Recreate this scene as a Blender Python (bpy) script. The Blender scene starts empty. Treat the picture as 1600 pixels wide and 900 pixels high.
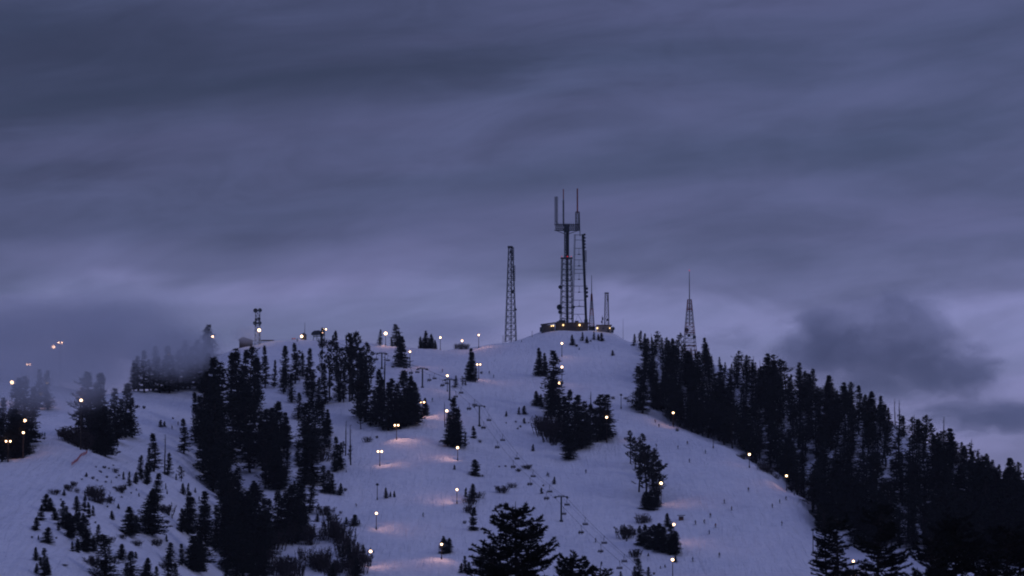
import bpy, bmesh, math, random
import numpy as np
from mathutils import Vector, Matrix

S = bpy.context.scene
COL = S.collection
rnd = random.Random(7)

# ---------------------------------------------------------------- camera
F = 800 / math.tan(math.radians(10))          # focal length in photo pixels (1600 wide)
HZ = 760                                      # horizon row
TH = math.atan((HZ - 450) / F)
cam = bpy.data.cameras.new('camera')
cam.sensor_width = 36; cam.lens = 18 / math.tan(math.radians(10))
cam.clip_start = 1; cam.clip_end = 40000
camo = bpy.data.objects.new('camera', cam); COL.objects.link(camo)
camo.location = (0, 0, 0); camo.rotation_euler = (math.pi / 2 + TH, 0, 0)
S.camera = camo
CT, ST = math.cos(TH), math.sin(TH)

def P(px, py, Y):
    """the point at forward distance Y seen at photo pixel px, py"""
    u = (px - 800) / F; v = (450 - py) / F
    k = Y / (CT - v * ST)
    return Vector((u * k, Y, (ST + v * CT) * k))

def lin(r, g, b, k=1.0):
    f = lambda c: ((c / 255 + .055) / 1.055) ** 2.4 if c > 10.3 else c / 255 / 12.92
    return (f(r) * k, f(g) * k, f(b) * k, 1)

# ---------------------------------------------------------------- view, world, sun
S.view_settings.view_transform = 'Standard'; S.view_settings.look = 'None'
S.view_settings.exposure = 0; S.view_settings.gamma = 1
S.view_settings.use_curve_mapping = False
S.render.engine = 'CYCLES'
cy = S.cycles
cy.use_denoising = True
try: cy.denoiser = 'OPENIMAGEDENOISE'
except Exception: pass
cy.max_bounces = 4; cy.diffuse_bounces = 2; cy.glossy_bounces = 1; cy.transmission_bounces = 1
cy.volume_bounces = 2; cy.transparent_max_bounces = 8
cy.volume_step_rate = 1.0; cy.volume_max_steps = 128
cy.use_light_tree = True
cy.sample_clamp_indirect = 3; cy.sample_clamp_direct = 0
cy.filter_width = 2.0

SKY_TOP = 1.28
W = bpy.data.worlds.new('World'); S.world = W; W.use_nodes = True
nt = W.node_tree; nt.nodes.clear(); L = nt.links
def N(tree, typ, **kw):
    n = tree.nodes.new(typ)
    for k, v in kw.items():
        if k.startswith('i_'):
            n.inputs[int(k[2:]) if k[2:].isdigit() else k[2:]].default_value = v
        else: setattr(n, k, v)
    return n
def M_(tree, op, a, b=None, clamp=False):
    n = tree.nodes.new('ShaderNodeMath'); n.operation = op; n.use_clamp = clamp
    for i, x in enumerate((a, b)):
        if x is None: continue
        if isinstance(x, (int, float)): n.inputs[i].default_value = x
        else: tree.links.new(x, n.inputs[i])
    return n.outputs[0]
def ramp(tree, fac, stops, interp='EASE'):
    n = tree.nodes.new('ShaderNodeValToRGB'); n.color_ramp.interpolation = interp
    e = n.color_ramp.elements
    while len(e) < len(stops): e.new(.5)
    for i, (p, c) in enumerate(stops): e[i].position = p; e[i].color = c
    if fac is not None: tree.links.new(fac, n.inputs[0])
    return n.outputs[0]
tc = N(nt, 'ShaderNodeTexCoord')
sx = N(nt, 'ShaderNodeSeparateXYZ'); L.new(tc.outputs['Generated'], sx.inputs[0])
x_, y_, z_ = sx.outputs
sky = N(nt, 'ShaderNodeTexSky', sky_type='NISHITA', sun_disc=False,
        sun_elevation=math.radians(1.5), sun_rotation=math.radians(35), altitude=1800)
sbg = N(nt, 'ShaderNodeBackground'); sbg.inputs[1].default_value = 0.05
L.new(sky.outputs[0], sbg.inputs[0])
def vec(tree, a, b, c):
    n = tree.nodes.new('ShaderNodeCombineXYZ')
    for i, x in enumerate((a, b, c)):
        if isinstance(x, (int, float)): n.inputs[i].default_value = x
        else: tree.links.new(x, n.inputs[i])
    return n.outputs[0]
# elevation -> overcast dusk colour
v0 = vec(nt, M_(nt, 'MULTIPLY', x_, 9.0), M_(nt, 'MULTIPLY', z_, 24.0), 7.7)
n0 = N(nt, 'ShaderNodeTexNoise', i_Scale=1.0, i_Detail=4.0, i_Roughness=.55, i_Distortion=.5); L.new(v0, n0.inputs['Vector'])
zz = M_(nt, 'ADD', M_(nt, 'MULTIPLY', z_, 5.0), M_(nt, 'MULTIPLY', M_(nt, 'SUBTRACT', n0.outputs[0], .44), .20))   # 0 .. 0.2 fills the ramp
base = ramp(nt, zz, [
    (0.00, lin(114, 120, 162)), (0.12, lin(123, 128, 173)), (0.31, lin(128, 134, 181)), (0.37, lin(102, 109, 150)),
    (0.45, lin(87, 95, 133)), (0.60, lin(83, 92, 129)), (0.80, lin(78, 87, 123)), (1.00, lin(72, 82, 115))], 'EASE')
# broad streaky cloud layers
v1 = vec(nt, M_(nt, 'MULTIPLY', x_, 5.0), M_(nt, 'ADD', M_(nt, 'MULTIPLY', z_, 26.0), M_(nt, 'MULTIPLY', x_, -2.6)), M_(nt, 'MULTIPLY', y_, 2.0))
n1 = N(nt, 'ShaderNodeTexNoise', i_Scale=1.0, i_Detail=5.0, i_Roughness=.52, i_Distortion=.35); L.new(v1, n1.inputs['Vector'])
v2 = vec(nt, M_(nt, 'MULTIPLY', x_, 18), M_(nt, 'ADD', M_(nt, 'MULTIPLY', z_, 62.0), M_(nt, 'MULTIPLY', x_, -9)), 4.3)
n2 = N(nt, 'ShaderNodeTexNoise', i_Scale=1.0, i_Detail=6.0, i_Roughness=.6, i_Distortion=.6); L.new(v2, n2.inputs['Vector'])
cl = M_(nt, 'ADD', M_(nt, 'MULTIPLY', n1.outputs[0], .76), M_(nt, 'MULTIPLY', n2.outputs[0], .24))
mod = N(nt, 'ShaderNodeMapRange', i_1=.33, i_2=.68, i_3=.68, i_4=1.16); mod.interpolation_type = 'SMOOTHSTEP'
L.new(cl, mod.inputs[0])
# the west (right) side is a little lighter and more violet than the east
side = N(nt, 'ShaderNodeMapRange', i_1=-.16, i_2=.16, i_3=.90, i_4=1.05); L.new(x_, side.inputs[0])
mm = M_(nt, 'MULTIPLY', mod.outputs[0], side.outputs[0])
# one heavier, darker cloud mass high on the left
px_ = M_(nt, 'MULTIPLY', M_(nt, 'ADD', x_, .095), 7.5)
pz_ = M_(nt, 'MULTIPLY', M_(nt, 'SUBTRACT', M_(nt, 'ADD', z_, M_(nt, 'MULTIPLY', x_, -.12)), .152), 26.0)
pn_ = M_(nt, 'MULTIPLY', M_(nt, 'SUBTRACT', n2.outputs[0], .5), 1.6)
pr_ = M_(nt, 'ADD', M_(nt, 'SQRT', M_(nt, 'ADD', M_(nt, 'MULTIPLY', px_, px_), M_(nt, 'MULTIPLY', pz_, pz_))), pn_)
pm_ = N(nt, 'ShaderNodeMapRange', i_1=.35, i_2=1.45, i_3=.80, i_4=1.0); pm_.interpolation_type = 'SMOOTHSTEP'; L.new(pr_, pm_.inputs[0])
mm = M_(nt, 'MULTIPLY', mm, pm_.outputs[0])
ml = N(nt, 'ShaderNodeVectorMath', operation='SCALE'); L.new(base, ml.inputs[0]); L.new(mm, ml.inputs['Scale'])
tint = ramp(nt, M_(nt, 'ADD', M_(nt, 'MULTIPLY', n1.outputs[0], 1.4), -.2), [(0.25, (.93, 1.0, 1.0, 1)), (.75, (1.08, .985, 1.02, 1))], 'LINEAR')
tm = N(nt, 'ShaderNodeVectorMath', operation='MULTIPLY'); L.new(ml.outputs[0], tm.inputs[0]); L.new(tint, tm.inputs[1])
# the cloud deck overhead, outside the picture, is what lights the snow
hi = N(nt, 'ShaderNodeMapRange', i_1=.19, i_2=.6, i_3=0.0, i_4=1.0); L.new(z_, hi.inputs[0])
mix = N(nt, 'ShaderNodeMixRGB'); L.new(hi.outputs[0], mix.inputs[0]); L.new(tm.outputs[0], mix.inputs[1])
mix.inputs[2].default_value = lin(100, 107, 156, SKY_TOP)
cbg = N(nt, 'ShaderNodeBackground'); L.new(mix.outputs[0], cbg.inputs[0]); cbg.inputs[1].default_value = 1.0
mxs = N(nt, 'ShaderNodeMixShader'); mxs.inputs[0].default_value = .97
L.new(sbg.outputs[0], mxs.inputs[1]); L.new(cbg.outputs[0], mxs.inputs[2])
wo = N(nt, 'ShaderNodeOutputWorld'); L.new(mxs.outputs[0], wo.inputs[0])

sun = bpy.data.lights.new('sun', 'SUN'); sun.energy = .22; sun.angle = math.radians(12); sun.color = (.80, .78, 1)
suno = bpy.data.objects.new('sun', sun); COL.objects.link(suno)
suno.rotation_euler = Vector((-.75, .45, -.40)).to_track_quat('-Z', 'Y').to_euler()

# ---------------------------------------------------------------- materials
def mat(name, col, rough=.85, noise=None, metal=0.0, spec=.3):
    m = bpy.data.materials.new(name); m.use_nodes = True
    t = m.node_tree; b = t.nodes['Principled BSDF']
    b.inputs['Base Color'].default_value = (*col, 1); b.inputs['Roughness'].default_value = rough
    b.inputs['Metallic'].default_value = metal; b.inputs['Specular IOR Level'].default_value = spec
    if noise:
        sc, lo, hi_ = noise
        c = t.nodes.new('ShaderNodeTexCoord'); n = N(t, 'ShaderNodeTexNoise', i_Scale=sc, i_Detail=4.0)
        t.links.new(c.outputs['Object'], n.inputs['Vector'])
        r = ramp(t, n.outputs[0], [(.3, (*[x * lo for x in col], 1)), (.7, (*[x * hi_ for x in col], 1))], 'LINEAR')
        t.links.new(r, b.inputs['Base Color'])
    return m
def emit(name, col, s):
    m = bpy.data.materials.new(name); m.use_nodes = True
    t = m.node_tree; t.nodes.clear()
    e = N(t, 'ShaderNodeEmission'); e.inputs[0].default_value = (*col, 1); e.inputs[1].default_value = s
    o = N(t, 'ShaderNodeOutputMaterial'); t.links.new(e.outputs[0], o.inputs[0]); return m
MT = dict(
    needles=mat('needles', (.010, .0135, .012), .9, (1.1, .6, 1.5), spec=.1),
    needles_b=mat('pine_needles', (.0115, .0135, .011), .9, (.9, .6, 1.5), spec=.1),
    bark=mat('bark', (.03, .025, .022), .95, (2, .6, 1.4), spec=.1),
    dead=mat('dead_wood', (.035, .032, .032), .95, (2, .7, 1.3), spec=.1),
    twig=mat('twigs', (.032, .027, .028), .95, (2, .7, 1.3), spec=.1),
    steel=mat('galvanised_steel', (.07, .085, .095), .6, (1.5, .7, 1.2), .3),
    dsteel=mat('dark_painted_steel', (.028, .038, .045), .6, (1.5, .7, 1.3)),
    red=mat('red_tower_paint', (.22, .05, .045), .7, (.25, .5, 1.2)),
    white=mat('pale_tower_paint', (.17, .17, .18), .7, (1, .8, 1.1)),
    wood=mat('pole_wood', (.06, .045, .035), .9, (2, .7, 1.3)),
    rock=mat('masonry', (.06, .052, .048), .9, (.6, .6, 1.3)),
    beige=mat('pale_block_wall', (.16, .15, .145), .9, (.6, .75, 1.15)),
    roof=mat('dark_roof', (.07, .065, .065), .8, (1, .7, 1.3)),
    black=mat('black_plastic', (.03, .03, .035), .7, (3, .7, 1.3)),
    glass=mat('dark_glass', (.03, .035, .05), .1),
    dish=mat('dish_paint', (.08, .11, .12), .6, (1, .8, 1.2)),
    rope=mat('steel_rope', (.06, .06, .07), .6),
    net=mat('red_net', (.45, .09, .07), .8, (3, .7, 1.2)),
    snowcap=mat('roof_snow', (.78, .79, .82), .8, (.8, .93, 1.05)),
    skin=mat('skin', (.4, .25, .2), .7),
    lamp=emit('lamp_glass', (1, .63, .36), 7.0),
    lampdim=emit('distant_lamp_glass', (1, .55, .34), 8.0),
    lampy=emit('window_lamp', (1, .66, .30), 3.0),
    beacon=emit('red_beacon', (1, .05, .09), .6),
)
JK = [mat('jacket_' + n, c, .85, (6, .8, 1.2)) for n, c in
      (('black', (.03, .03, .035)), ('navy', (.03, .05, .12)), ('red', (.22, .05, .045)), ('teal', (.03, .12, .13)), ('brown', (.11, .07, .05)))]
PANTS = mat('snow_trousers', (.028, .028, .034), .9, (6, .8, 1.2))

def snow_material():
    m = bpy.data.materials.new('snow'); m.use_nodes = True
    t = m.node_tree; b = t.nodes['Principled BSDF']
    b.inputs['Roughness'].default_value = .75; b.inputs['Specular IOR Level'].default_value = .25
    g = t.nodes.new('ShaderNodeNewGeometry')
    n = N(t, 'ShaderNodeTexNoise', i_Scale=.02, i_Detail=6.0, i_Roughness=.6); t.links.new(g.outputs['Position'], n.inputs['Vector'])
    n2 = N(t, 'ShaderNodeTexNoise', i_Scale=.35, i_Detail=5.0, i_Roughness=.65); t.links.new(g.outputs['Position'], n2.inputs['Vector'])
    f = M_(t, 'ADD', M_(t, 'MULTIPLY', n.outputs[0], .6), M_(t, 'MULTIPLY', n2.outputs[0], .4))
    c = ramp(t, f, [(.36, (.62, .65, .72, 1)), (.5, (.76, .775, .82, 1)), (.64, (.86, .86, .88, 1))], 'LINEAR')
    t.links.new(c, b.inputs['Base Color'])
    # ski tracks and wind ripples: long, thin, running down the slope
    mp = N(t, 'ShaderNodeMapping'); mp.inputs['Scale'].default_value = (.5, .035, .2); mp.inputs['Rotation'].default_value = (0, 0, .25)
    t.links.new(g.outputs['Position'], mp.inputs[0])
    n3 = N(t, 'ShaderNodeTexNoise', i_Scale=1.0, i_Detail=5.0, i_Roughness=.6, i_Distortion=1.2); t.links.new(mp.outputs[0], n3.inputs['Vector'])
    h = M_(t, 'ADD', M_(t, 'MULTIPLY', n3.outputs[0], .8), M_(t, 'MULTIPLY', n2.outputs[0], 1.0))
    bp = N(t, 'ShaderNodeBump'); bp.inputs['Strength'].default_value = .9; bp.inputs['Distance'].default_value = 1.6
    t.links.new(h, bp.inputs['Height']); t.links.new(bp.outputs[0], b.inputs['Normal'])
    return m
MT['snow'] = snow_material()

# ---------------------------------------------------------------- terrain
NEAR = [(0, -2), (100, -12), (300, -28), (450, -44), (600, -54), (700, -52)]
COLS = {   # photo column -> (distance, photo row) of the ground there, near to far; the last one is the crest
 -300: [(790, 905), (880, 815), (980, 735), (1080, 680), (1180, 640), (1300, 600), (1450, 570)],
 40:   [(790, 900), (880, 800), (980, 722), (1080, 672), (1180, 635), (1300, 600), (1450, 570)],
 100:  [(800, 900), (890, 800), (1010, 702), (1100, 662), (1200, 632), (1350, 602)],
 150:  [(820, 900), (910, 800), (1010, 712), (1050, 700), (1120, 672), (1210, 640), (1330, 615)],
 195:  [(840, 900), (930, 800), (1020, 717), (1045, 722), (1100, 700), (1190, 660), (1260, 625), (1310, 612)],
 240:  [(860, 900), (930, 820), (1020, 736), (1045, 746), (1100, 720), (1170, 680), (1240, 640), (1310, 611), (1340, 608)],
 290:  [(900, 900), (960, 820), (1030, 752), (1055, 764), (1110, 735), (1180, 690), (1260, 640), (1330, 605), (1400, 588)],
 330:  [(930, 900), (1000, 830), (1050, 775), (1075, 786), (1120, 760), (1190, 700), (1270, 640), (1350, 590), (1450, 556)],
 360:  [(950, 900), (1000, 850), (1050, 805), (1080, 800), (1150, 740), (1220, 680), (1320, 610), (1410, 560), (1470, 543)],
 420:  [(980, 900), (1040, 840), (1110, 780), (1200, 700), (1305, 620), (1400, 560), (1480, 531)],
 500:  [(990, 900), (1055, 830), (1125, 768), (1205, 700), (1310, 620), (1405, 560), (1480, 528)],
 560:  [(995, 900), (1060, 830), (1125, 772), (1200, 705), (1290, 635), (1400, 563), (1480, 533)],
 640:  [(1000, 900), (1065, 830), (1125, 772), (1200, 702), (1260, 650), (1335, 600), (1420, 560), (1480, 541)],
 700:  [(1000, 900), (1068, 828), (1130, 770), (1200, 706), (1260, 656), (1335, 602), (1420, 563), (1485, 546)],
 760:  [(1000, 900), (1075, 820), (1180, 733), (1270, 660), (1350, 606), (1425, 563), (1490, 538)],
 815:  [(1000, 900), (1080, 815), (1180, 735), (1270, 665), (1350, 610), (1430, 560), (1495, 525)],
 855:  [(1000, 900), (1080, 815), (1180, 735), (1270, 665), (1350, 610), (1430, 558), (1498, 517), (1540, 512)],
 950:  [(1000, 900), (1080, 815), (1180, 735), (1270, 665), (1350, 610), (1430, 560), (1498, 518), (1540, 514)],
 995:  [(1000, 900), (1080, 815), (1180, 735), (1270, 665), (1320, 632), (1365, 603), (1430, 562), (1490, 532)],
 1060: [(1000, 900), (1080, 815), (1175, 735), (1235, 690), (1268, 668), (1285, 673), (1315, 655), (1380, 600), (1430, 562), (1470, 547)],
 1130: [(1000, 900), (1080, 815), (1170, 740), (1235, 693), (1255, 703), (1290, 690), (1370, 620), (1430, 578), (1450, 570)],
 1200: [(1000, 900), (1095, 805), (1200, 726), (1220, 742), (1250, 725), (1330, 650), (1400, 602), (1425, 592)],
 1250: [(990, 900), (1060, 830), (1145, 771), (1170, 792), (1200, 772), (1270, 695), (1360, 625), (1385, 607)],
 1280: [(985, 905), (1040, 858), (1075, 830), (1095, 847), (1150, 800), (1240, 705), (1340, 635), (1370, 616)],
 1340: [(970, 903), (1010, 872), (1040, 868), (1100, 800), (1190, 720), (1290, 655), (1330, 635)],
 1400: [(960, 903), (1000, 872), (1040, 835), (1110, 770), (1200, 700), (1270, 658)],
 1450: [(950, 903), (1000, 862), (1060, 815), (1140, 745), (1220, 690)],
 1500: [(940, 903), (990, 860), (1050, 810), (1120, 755), (1180, 718)],
 1600: [(930, 905), (970, 870), (1020, 830), (1080, 790), (1120, 768)],
 1800: [(900, 925), (950, 890), (1000, 860), (1060, 830)],
}
PXG = np.arange(-300, 1801, 5.0); YG = np.arange(0, 3001, 5.0)
def _table():
    keys = sorted(COLS); T = []
    k = np.exp(-.5 * (np.arange(-5, 6) * 5 / 9.0) ** 2); k /= k.sum()
    for c in keys:
        pts = NEAR + [(Y, P(c, py, Y).z) for Y, py in COLS[c]]
        yc, zc = pts[-1]
        pts += [(yc + 40, zc - 3), (yc + 120, zc - 25), (yc + 400, zc - 90), (3000, -180)]
        z = np.interp(YG, [p[0] for p in pts], [p[1] for p in pts])
        z = np.convolve(np.pad(z, 5, 'edge'), k, 'valid'); T.append(z)
    T = np.array(T)
    G = np.array([np.interp(PXG, keys, T[:, j]) for j in range(len(YG))])   # [Y, px]
    k2 = np.exp(-.5 * (np.arange(-5, 6) * 5 / 10.0) ** 2); k2 /= k2.sum()
    return np.array([np.convolve(np.pad(r, 5, 'edge'), k2, 'valid') for r in G])
TAB = _table()
def H(X, Y):
    X = np.asarray(X, float); Y = np.asarray(Y, float)
    Yc = np.clip(Y, 1, 2999); px = np.clip(800 + X / np.maximum(Yc, 300) * F * .9977, -300, 1799)
    a = (px + 300) / 5; b = Yc / 5
    i = np.floor(a).astype(int); j = np.floor(b).astype(int); fa = a - i; fb = b - j
    i1 = np.minimum(i + 1, len(PXG) - 1); j1 = np.minimum(j + 1, len(YG) - 1)
    z = (TAB[j, i] * (1 - fa) + TAB[j, i1] * fa) * (1 - fb) + (TAB[j1, i] * (1 - fa) + TAB[j1, i1] * fa) * fb
    w = np.clip((Y - 700) / 150, 0, 1)
    z = z + w * (.8 * np.sin(X * .11 + 1.3 * np.sin(Y * .035)) * np.sin(Y * .083 + .6 * np.sin(X * .06))
                 + .4 * np.sin(X * .31 + Y * .17 + 2 * np.sin(Y * .05)) * np.sin(Y * .23 - X * .09 + 1.5 * np.sin(X * .07)))
    return z
def Hs(x, y): return float(H(x, y))
YS = np.arange(780, 1620, 1.0)
def ground(px, py):
    """where the sight line through photo pixel px, py first meets the terrain"""
    d = P(px, py, 1.0)
    X = YS * d.x; Z = YS * d.z
    h = H(X, YS); k = np.nonzero(h >= Z)[0]
    if len(k) == 0:
        k = [int(np.argmax(h / YS))]; Y = YS[k[0]] + 4
    else: Y = YS[k[0]]
    return Vector((Y * d.x, Y, Hs(Y * d.x, Y)))

def mesh_obj(name, verts, faces, material, parent=None, smooth=False):
    me = bpy.data.meshes.new(name); me.from_pydata([tuple(v) for v in verts], [], faces)
    mats = material if isinstance(material, (list, tuple)) else [material]
    for m in mats: me.materials.append(m)
    if smooth: me.shade_smooth()
    o = bpy.data.objects.new(name, me); COL.objects.link(o)
    if parent: o.parent = parent
    return o

def build_ground():
    xs = np.concatenate([np.linspace(-2900, -700, 12), np.linspace(-650, -360, 16)[:-1], np.arange(-360, 361, 3.0), np.linspace(370, 650, 15), np.linspace(700, 2900, 12)])
    ys = np.concatenate([np.linspace(-300, 740, 40), np.arange(750, 1580, 3.5), np.linspace(1590, 2200, 30), np.linspace(2300, 3000, 6)])
    X, Y = np.meshgrid(xs, ys); Z = H(X, Y)
    nx = len(xs); V = np.stack([X.ravel(), Y.ravel(), Z.ravel()], 1)
    j, i = np.meshgrid(np.arange(len(ys) - 1), np.arange(nx - 1), indexing='ij')
    a = (j * nx + i).ravel(); Fc = np.stack([a, a + 1, a + nx + 1, a + nx], 1)
    o = mesh_obj('snowy_hillside_ground', V.tolist(), Fc.tolist(), MT['snow'], smooth=True)
    o['kind'] = 'structure'; o['label'] = 'snow covered ski hill rising to a rounded summit'
build_ground()

# ---------------------------------------------------------------- helpers for things
def tag(o, label, cat, group=None):
    o['label'] = label; o['category'] = cat
    n = len(label.split())
    assert 4 <= n <= 16, (n, label)
    if group: o['group'] = group
    return o
def empty(name, loc, rz=0):
    o = bpy.data.objects.new(name, None); COL.objects.link(o); o.location = loc; o.rotation_euler = (0, 0, rz)
    o.empty_display_size = .5
    return o
class MB:
    def __init__(s): s.v = []; s.f = []; s.mi = []; s.cur = 0
    def add(s, v, f):
        n = len(s.v); s.v += [tuple(p) for p in v]; s.f += [tuple(i + n for i in q) for q in f]; s.mi += [s.cur] * len(f)
    def box(s, c, d, rz=0):
        cx, cy, cz = c; dx, dy, dz = [k / 2 for k in d]; co, si = math.cos(rz), math.sin(rz)
        v = [(cx + x * dx * co - y * dy * si, cy + x * dx * si + y * dy * co, cz + z * dz) for x in (-1, 1) for y in (-1, 1) for z in (-1, 1)]
        s.add(v, [(0, 1, 3, 2), (4, 6, 7, 5), (0, 4, 5, 1), (2, 3, 7, 6), (0, 2, 6, 4), (1, 5, 7, 3)])
    def tube(s, pts, r, n=6, cap=True):
        pts = [Vector(p) for p in pts]; rs = r if isinstance(r, (list, tuple)) else [r] * len(pts)
        v = []; f = []
        for k, p in enumerate(pts):
            d = (pts[min(k + 1, len(pts) - 1)] - pts[max(k - 1, 0)]).normalized()
            a = d.orthogonal().normalized() if k == 0 else (a - d * a.dot(d)).normalized()
            b = d.cross(a)
            for i in range(n):
                t = 2 * math.pi * i / n; v.append(p + (a * math.cos(t) + b * math.sin(t)) * rs[k])
        for k in range(len(pts) - 1):
            for i in range(n):
                f.append((k * n + i, k * n + (i + 1) % n, (k + 1) * n + (i + 1) % n, (k + 1) * n + i))
        if cap: f.append(tuple(range(n))[::-1]); f.append(tuple((len(pts) - 1) * n + i for i in range(n)))
        s.add(v, f)
    def ball(s, c, r, sc=(1, 1, 1), nu=10, nv=6):
        v = [(c[0], c[1], c[2] - r * sc[2])]; f = []
        for j in range(1, nv):
            t = math.pi * j / nv - math.pi / 2
            for i in range(nu):
                u = 2 * math.pi * i / nu
                v.append((c[0] + r * sc[0] * math.cos(t) * math.cos(u), c[1] + r * sc[1] * math.cos(t) * math.sin(u), c[2] + r * sc[2] * math.sin(t)))
        v.append((c[0], c[1], c[2] + r * sc[2])); e = len(v) - 1
        for i in range(nu):
            f.append((0, 1 + (i + 1) % nu, 1 + i)); f.append((e, e - nu + i, e - nu + (i + 1) % nu))
            for j in range(nv - 2):
                a = 1 + j * nu; f.append((a + i, a + (i + 1) % nu, a + nu + (i + 1) % nu, a + nu + i))
        s.add(v, f)
    def build(s, name, m, parent=None, smooth=False):
        o = mesh_obj(name, s.v, s.f, m, parent, smooth)
        if isinstance(m, (list, tuple)):
            o.data.polygons.foreach_set('material_index', s.mi)
        return o
def copy_tree(o, parent=None):
    c = o.copy(); COL.objects.link(c); c.parent = parent
    for ch in [k for k in o.children]: copy_tree(ch, c)
    return c
ORD = 'first second third fourth fifth sixth seventh eighth ninth tenth eleventh twelfth thirteenth fourteenth fifteenth sixteenth seventeenth eighteenth'.split()

# ---------------------------------------------------------------- tree prototypes (16 m tall, base at the origin)
def leaf(mb, p, d, ln, wd, r):
    d = d.normalized(); a = d.orthogonal().normalized()
    a = (Matrix.Rotation(r.uniform(0, 6.28), 3, d) @ a)
    mb.add([p - a * wd * .5, p + a * wd * .5, p + d * ln], [(0, 1, 2)])
def conifer(seed, R=3.0, base=.06, levels=36, nb=7, kind='fir', dens=1.0, lean=0.0, bald=0.0, H0=16.0, fine=1.0):
    r = random.Random(seed); cb = MB(); tb = MB()
    bend = [(r.uniform(-.15, .15), r.uniform(-.15, .15)) for _ in range(4)]
    def axis(t):
        return Vector((lean * H0 * t * t + .3 * math.sin(t * 5 + seed), .25 * math.sin(t * 4 + seed * 2), H0 * t))
    tb.tube([axis(t) + Vector((0, 0, -1.2 if t == 0 else 0)) for t in (0, .15, .35, .6, .8, .98)], [H0 * .019, H0 * .016, H0 * .013, H0 * .009, H0 * .006, H0 * .002], 7)
    lob = [(r.uniform(0, 6.28), r.uniform(.1, .95), r.uniform(.5, 1.3)) for _ in range(14)]
    for i in range(levels):
        t = min(.995, max(0, (i + r.uniform(-.6, 1.6)) / levels)); zt = base + (1 - base) * t
        t0_ = t
        def prof(t):
            if kind == 'fir': return (1 - t) ** .78 * min(1, .55 + t * 5) + .03
            if kind == 'col': return (1 - t ** 2.2) * min(1, .6 + t * 4) + .05
            if kind == 'wide': return (1 - t) ** .62 * min(1, .7 + t * 3) + .03
            return math.sin(math.pi * min(1, t * .80 + .20)) ** .65 * (.62 + .38 * math.sin(t * 23 + seed)) + .08
        for b in range(nb):
            az = r.uniform(0, 6.28); t = min(.995, max(0, t0_ + r.uniform(-1.1, 1.1) / levels)); zt = base + (1 - base) * t; rr = R * prof(t) * r.uniform(.9, 1.08)
            lo = 1.0
            for la, lt, lv in lob:
                w = max(0, math.cos(az - la)) ** 2 * math.exp(-((t - lt) / .09) ** 2); lo += (lv - 1) * w
            Ln = rr * r.uniform(.55, 1.12) * lo
            if kind == 'pine' and r.random() < .20: continue
            if r.random() < bald * (1 - abs(t - .5)): continue
            if kind in ('fir', 'wide', 'col'): s0, s1 = -.10 - .35 * (1 - t), .28
            else: s0, s1 = .05 + .35 * t, .35
            p0 = axis(zt); d0 = Vector((math.cos(az), math.sin(az), 0)); side = Vector((-d0.y, d0.x, 0))
            def bp(s): return p0 + d0 * (Ln * s) + Vector((0, 0, Ln * (s0 * s + s1 * s * s)))
            n = max(2, int(Ln / (.55 / fine)))
            wd = .30 + .20 * Ln
            # branch blade: flat fan of needles, ragged on both edges
            for k in range(n):
                s_a = k / n; s_b = (k + 1) / n
                if kind == 'pine' and s_a < .3: continue
                a = bp(s_a); c = bp(s_b)
                w1 = wd * (1.25 - s_a) * r.uniform(.5, 1.3)
                dz = r.uniform(-.14, .10)
                cb.add([a, a.lerp(c, .6) + side * w1 + Vector((0, 0, dz)), c, a.lerp(c, .6) - side * w1 + Vector((0, 0, dz))], [(0, 1, 2), (0, 2, 3)])
                for _ in range(int(3 * dens * fine + r.random())):
                    q = bp(s_a + r.random() / n) + side * r.uniform(-wd, wd) * .7 * (1.2 - s_a)
                    dd = d0 * r.uniform(.2, 1) + side * r.uniform(-1, 1) + Vector((0, 0, r.uniform(-.6, .7)))
                    leaf(cb, q, dd, r.uniform(.4, .85), r.uniform(.2, .42), r)
            if kind == 'pine':
                tb.tube([p0, bp(.5), bp(.95)], [.06, .045, .02], 4, False)
                for _ in range(int(7 * dens)):
                    q = bp(r.uniform(.75, 1.0)) + Vector((r.uniform(-.3, .3), r.uniform(-.3, .3), r.uniform(-.15, .35)))
                    leaf(cb, q, Vector((r.uniform(-1, 1), r.uniform(-1, 1), r.uniform(-.3, 1))), r.uniform(.35, .7), .22, r)
    for _ in range(int(10)):
        leaf(cb, axis(r.uniform(.95, 1)), Vector((r.uniform(-.5, .5), r.uniform(-.5, .5), 1)), .6, .2, r)
    return cb, tb
def snag(seed, H0=16.0):
    r = random.Random(seed); tb = MB()
    tb.tube([(0, 0, -1), (.1, 0, H0 * .4), (.15, .1, H0 * .75), (.3, 0, H0)], [.26, .19, .13, .03], 6)
    for _ in range(38):
        z = H0 * r.uniform(.25, .97); az = r.uniform(0, 6.28); ln = r.uniform(.4, 1.5) * (1.25 - z / H0)
        tb.tube([(0.15 * z / H0, 0, z), (math.cos(az) * ln, math.sin(az) * ln, z + r.uniform(-.3, .4))], [.07, .02], 3, False)
    return tb
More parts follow.
